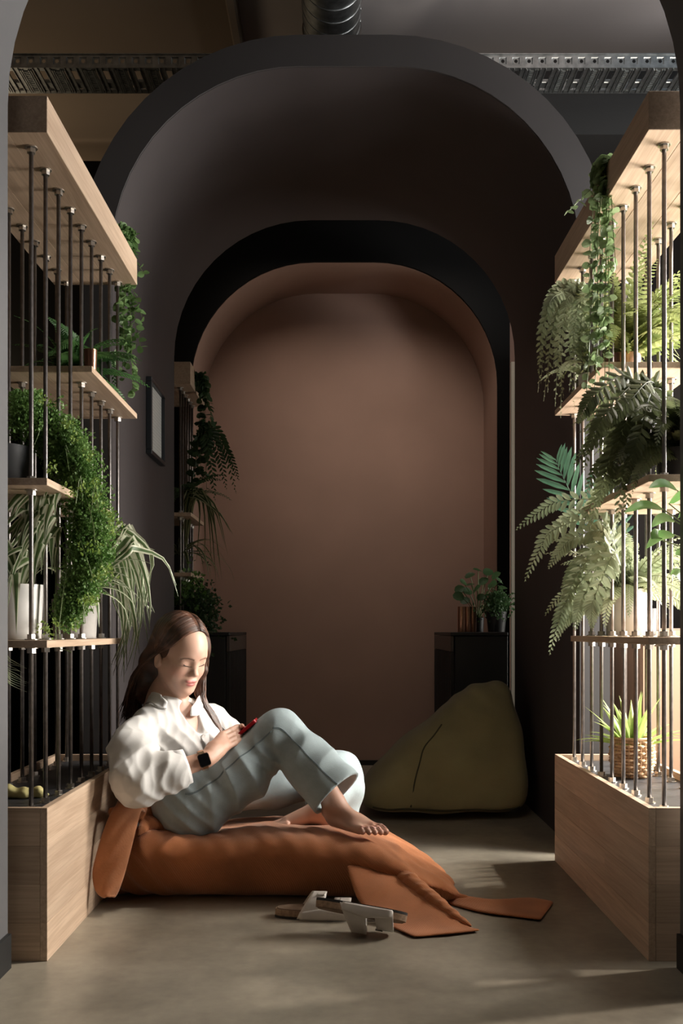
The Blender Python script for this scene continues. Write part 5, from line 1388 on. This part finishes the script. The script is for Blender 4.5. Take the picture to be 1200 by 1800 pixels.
# ---- watch
wc = np.array(wrR)-w*.012
wu = np.array((.10, -.96, .12)); wu -= w*np.dot(wu, w); wu /= np.linalg.norm(wu); wv = np.cross(w, wu)
watch = bpy.data.objects.new('wrist_watch', None); COL.objects.link(watch); watch.parent = woman
gold = simple('pale gold steel', (.75, .62, .50), .25, metal=1.0)
L = root_loc(woman)
for k in range(16):
    a = 2*PI*k/16; 
    if math.cos(a) > .78: continue
    c = wc+(wu*math.cos(a)+wv*math.sin(a))*.0305
    l_ = MB(); t_ = -wu*math.sin(a)+wv*math.cos(a); n_ = wu*math.cos(a)+wv*math.sin(a)
    vs = []
    for i in (-1, 1):
        for j in (-1, 1):
            for h_ in (-1, 1): vs.append(c+w*.0085*i+t_*.0055*j+n_*.0016*h_)
    l_.add(vs, [(0, 1, 3, 2), (4, 6, 7, 5), (0, 4, 5, 1), (2, 3, 7, 6), (0, 2, 6, 4), (1, 5, 7, 3)])
    obj('band_link', l_, gold, watch)
def rr_plate(c, n_, a_, b_, ha, hb, th, r=.007, k=5):
    top = []; 
    for sx, sy, a0 in ((1, 1, 0), (-1, 1, 90), (-1, -1, 180), (1, -1, 270)):
        for i in range(k+1):
            an = math.radians(a0+90*i/k); top.append((sx*(ha-r)+r*math.cos(an), sy*(hb-r)+r*math.sin(an)))
    mb = MB(); n0 = len(top)
    for h_ in (-th/2, th/2): mb.v += [tuple(c+a_*x_+b_*y_+n_*h_) for x_, y_ in top]
    mb.f += [tuple(range(n0))[::-1], tuple(range(n0, 2*n0))]+[(i, (i+1) % n0, n0+(i+1) % n0, n0+i) for i in range(n0)]
    return mb
obj('case', rr_plate(wc+wu*.0335, wu, w, wv, .0175, .0200, .010), gold, watch, auto=40)
obj('screen', rr_plate(wc+wu*.0390, wu, w, wv, .0152, .0178, .0016), simple('black glass', (.006, .006, .007), .08), watch, auto=40)
# ---- phone in a red case
ph = thing('phone', 'phone in a red case held in both hands above her knees', 'phone', tuple(PHC))
red = simple('red phone case', (.50, .012, .022), .4)
obj('phone_case', rr_plate(PHC, PN, PX, PY, .0755, .0375, .0105, .009), red, ph, auto=40)
obj('phone_screen', rr_plate(PHC-PN*.0058, PN, PX, PY, .071, .034, .001, .007), bpy.data.materials['black glass'], ph, auto=40)
# ---------------------------------------------------------------- sandals
M['strap'] = simple('off white leather', (.62, .57, .52), .5, noise=.06, nscale=20, bump=.15, bscale=200)
M['cork'] = simple('cork', (.30, .20, .13), .9, noise=.35, nscale=90, bump=.2)
M['sole'] = simple('black rubber sole', (.022, .020, .019), .75)
M['bed'] = simple('suede footbed', (.22, .15, .10), .95, noise=.15, nscale=30)
def outline(n=64, sc=1.0):
    P = []
    for k in range(n):
        a = 2*PI*k/n; c, s = math.cos(a), math.sin(a); x = .127*c
        wd_ = .038+.010*max(0, c)**.7-.004*math.exp(-((c+.15)/.35)**2)
        P.append((x*sc, wd_*abs(s)**.75*(1 if s > 0 else -1)*sc))
    return P
def layer(z0, z1, sc0=1.0, sc1=1.0, lift=0.0):
    mb = MB(); n = 64
    for z, s in ((z0, sc0), (z1, sc1)): mb.v += [(x, y, z+lift*max(0, (x-.06)/.06)**2*.010) for x, y in outline(n, s)]
    mb.f += [tuple(range(n))[::-1], tuple(range(n, 2*n))]+[(k, (k+1) % n, n+(k+1) % n, n+k) for k in range(n)]
    return mb
def band(x0, x1, h, lean, tap=.0):
    """leather strap over the foot between x0 and x1"""
    P = []
    for i in range(19):
        a = PI*i/18; k = math.sin(a); row = []
        for t in np.linspace(0, 1, 7):
            x = x0+(x1-x0)*t; xx = x+lean*k+(tap*(t-.5)*-1*k)
            row.append((xx, .0475*math.cos(a)*(1-.06*k), .006+h*k**.85))
        P.append(row)
    return MB().slab(P, .0035)
def sandal(label, mat_world):
    t = thing('sandal', label, 'sandal', (0, 0, 0), 'pair of white strapped sandals')
    obj('outsole', layer(.0, .007), M['sole'], t, smooth=False)
    obj('cork_layer', layer(.0072, .024, 1.0, .985), M['cork'], t)
    obj('footbed', layer(.0242, .0272, .955, .93), M['bed'], t)
    s1 = obj('strap', band(-.058, .014, .066, .026, .030), M['strap'], t, smooth=True)
    s2 = obj('strap', band(.034, .088, .048, .012, .008), M['strap'], t, smooth=True)
    for sy_ in (1, -1):
        P = [[(x, sy_*(.0495-.010*max(0, (z_-.022)/.03)), z_) for z_ in np.linspace(.004, .036-.010*abs(x-.015)/.06, 6)] for x in np.linspace(-.050, .086, 14)]
        obj('strap_side', MB().slab(P, .0034), M['strap'], t, smooth=True)
    for s, x, h in ((s1, .022, .064), (s2, .068, .049)):
        b_ = MB()
        for a0, a1, b0, b1 in ((-.010, .010, -.014, -.011), (-.010, .010, .011, .014), (-.010, -.007, -.011, .011), (.007, .010, -.011, .011)):
            b_.box(x+a0-.012, x+a1-.012, b0-.010, b1-.010, h+.004, h+.0075, .0005)
        obj('buckle', b_, M['zinc'], s)
    lo = 1e9
    for ch in t.children_recursive:
        for v in ch.data.vertices: lo = min(lo, (mat_world @ v.co).z)
    t.matrix_world = Matrix.Translation((0, 0, .0006-lo)) @ mat_world
    return t
p = fl(556, 1611)
sandal('white two-strap sandal standing upright on its sole beside the bean bag', Matrix.Translation((p[0]+.005, p[1]+.02, .0008)) @ Matrix.Rotation(math.radians(-4), 4, 'Z'))
p = fl(640, 1648)
sandal('white two-strap sandal flipped on its side with its black sole upward, nearest the camera', Matrix.Translation((p[0]-.005, p[1]+.055, .083)) @ Matrix.Rotation(math.radians(-7), 4, 'Z') @ Matrix.Rotation(math.radians(8), 4, 'Y') @ Matrix.Rotation(math.radians(157), 4, 'X'))
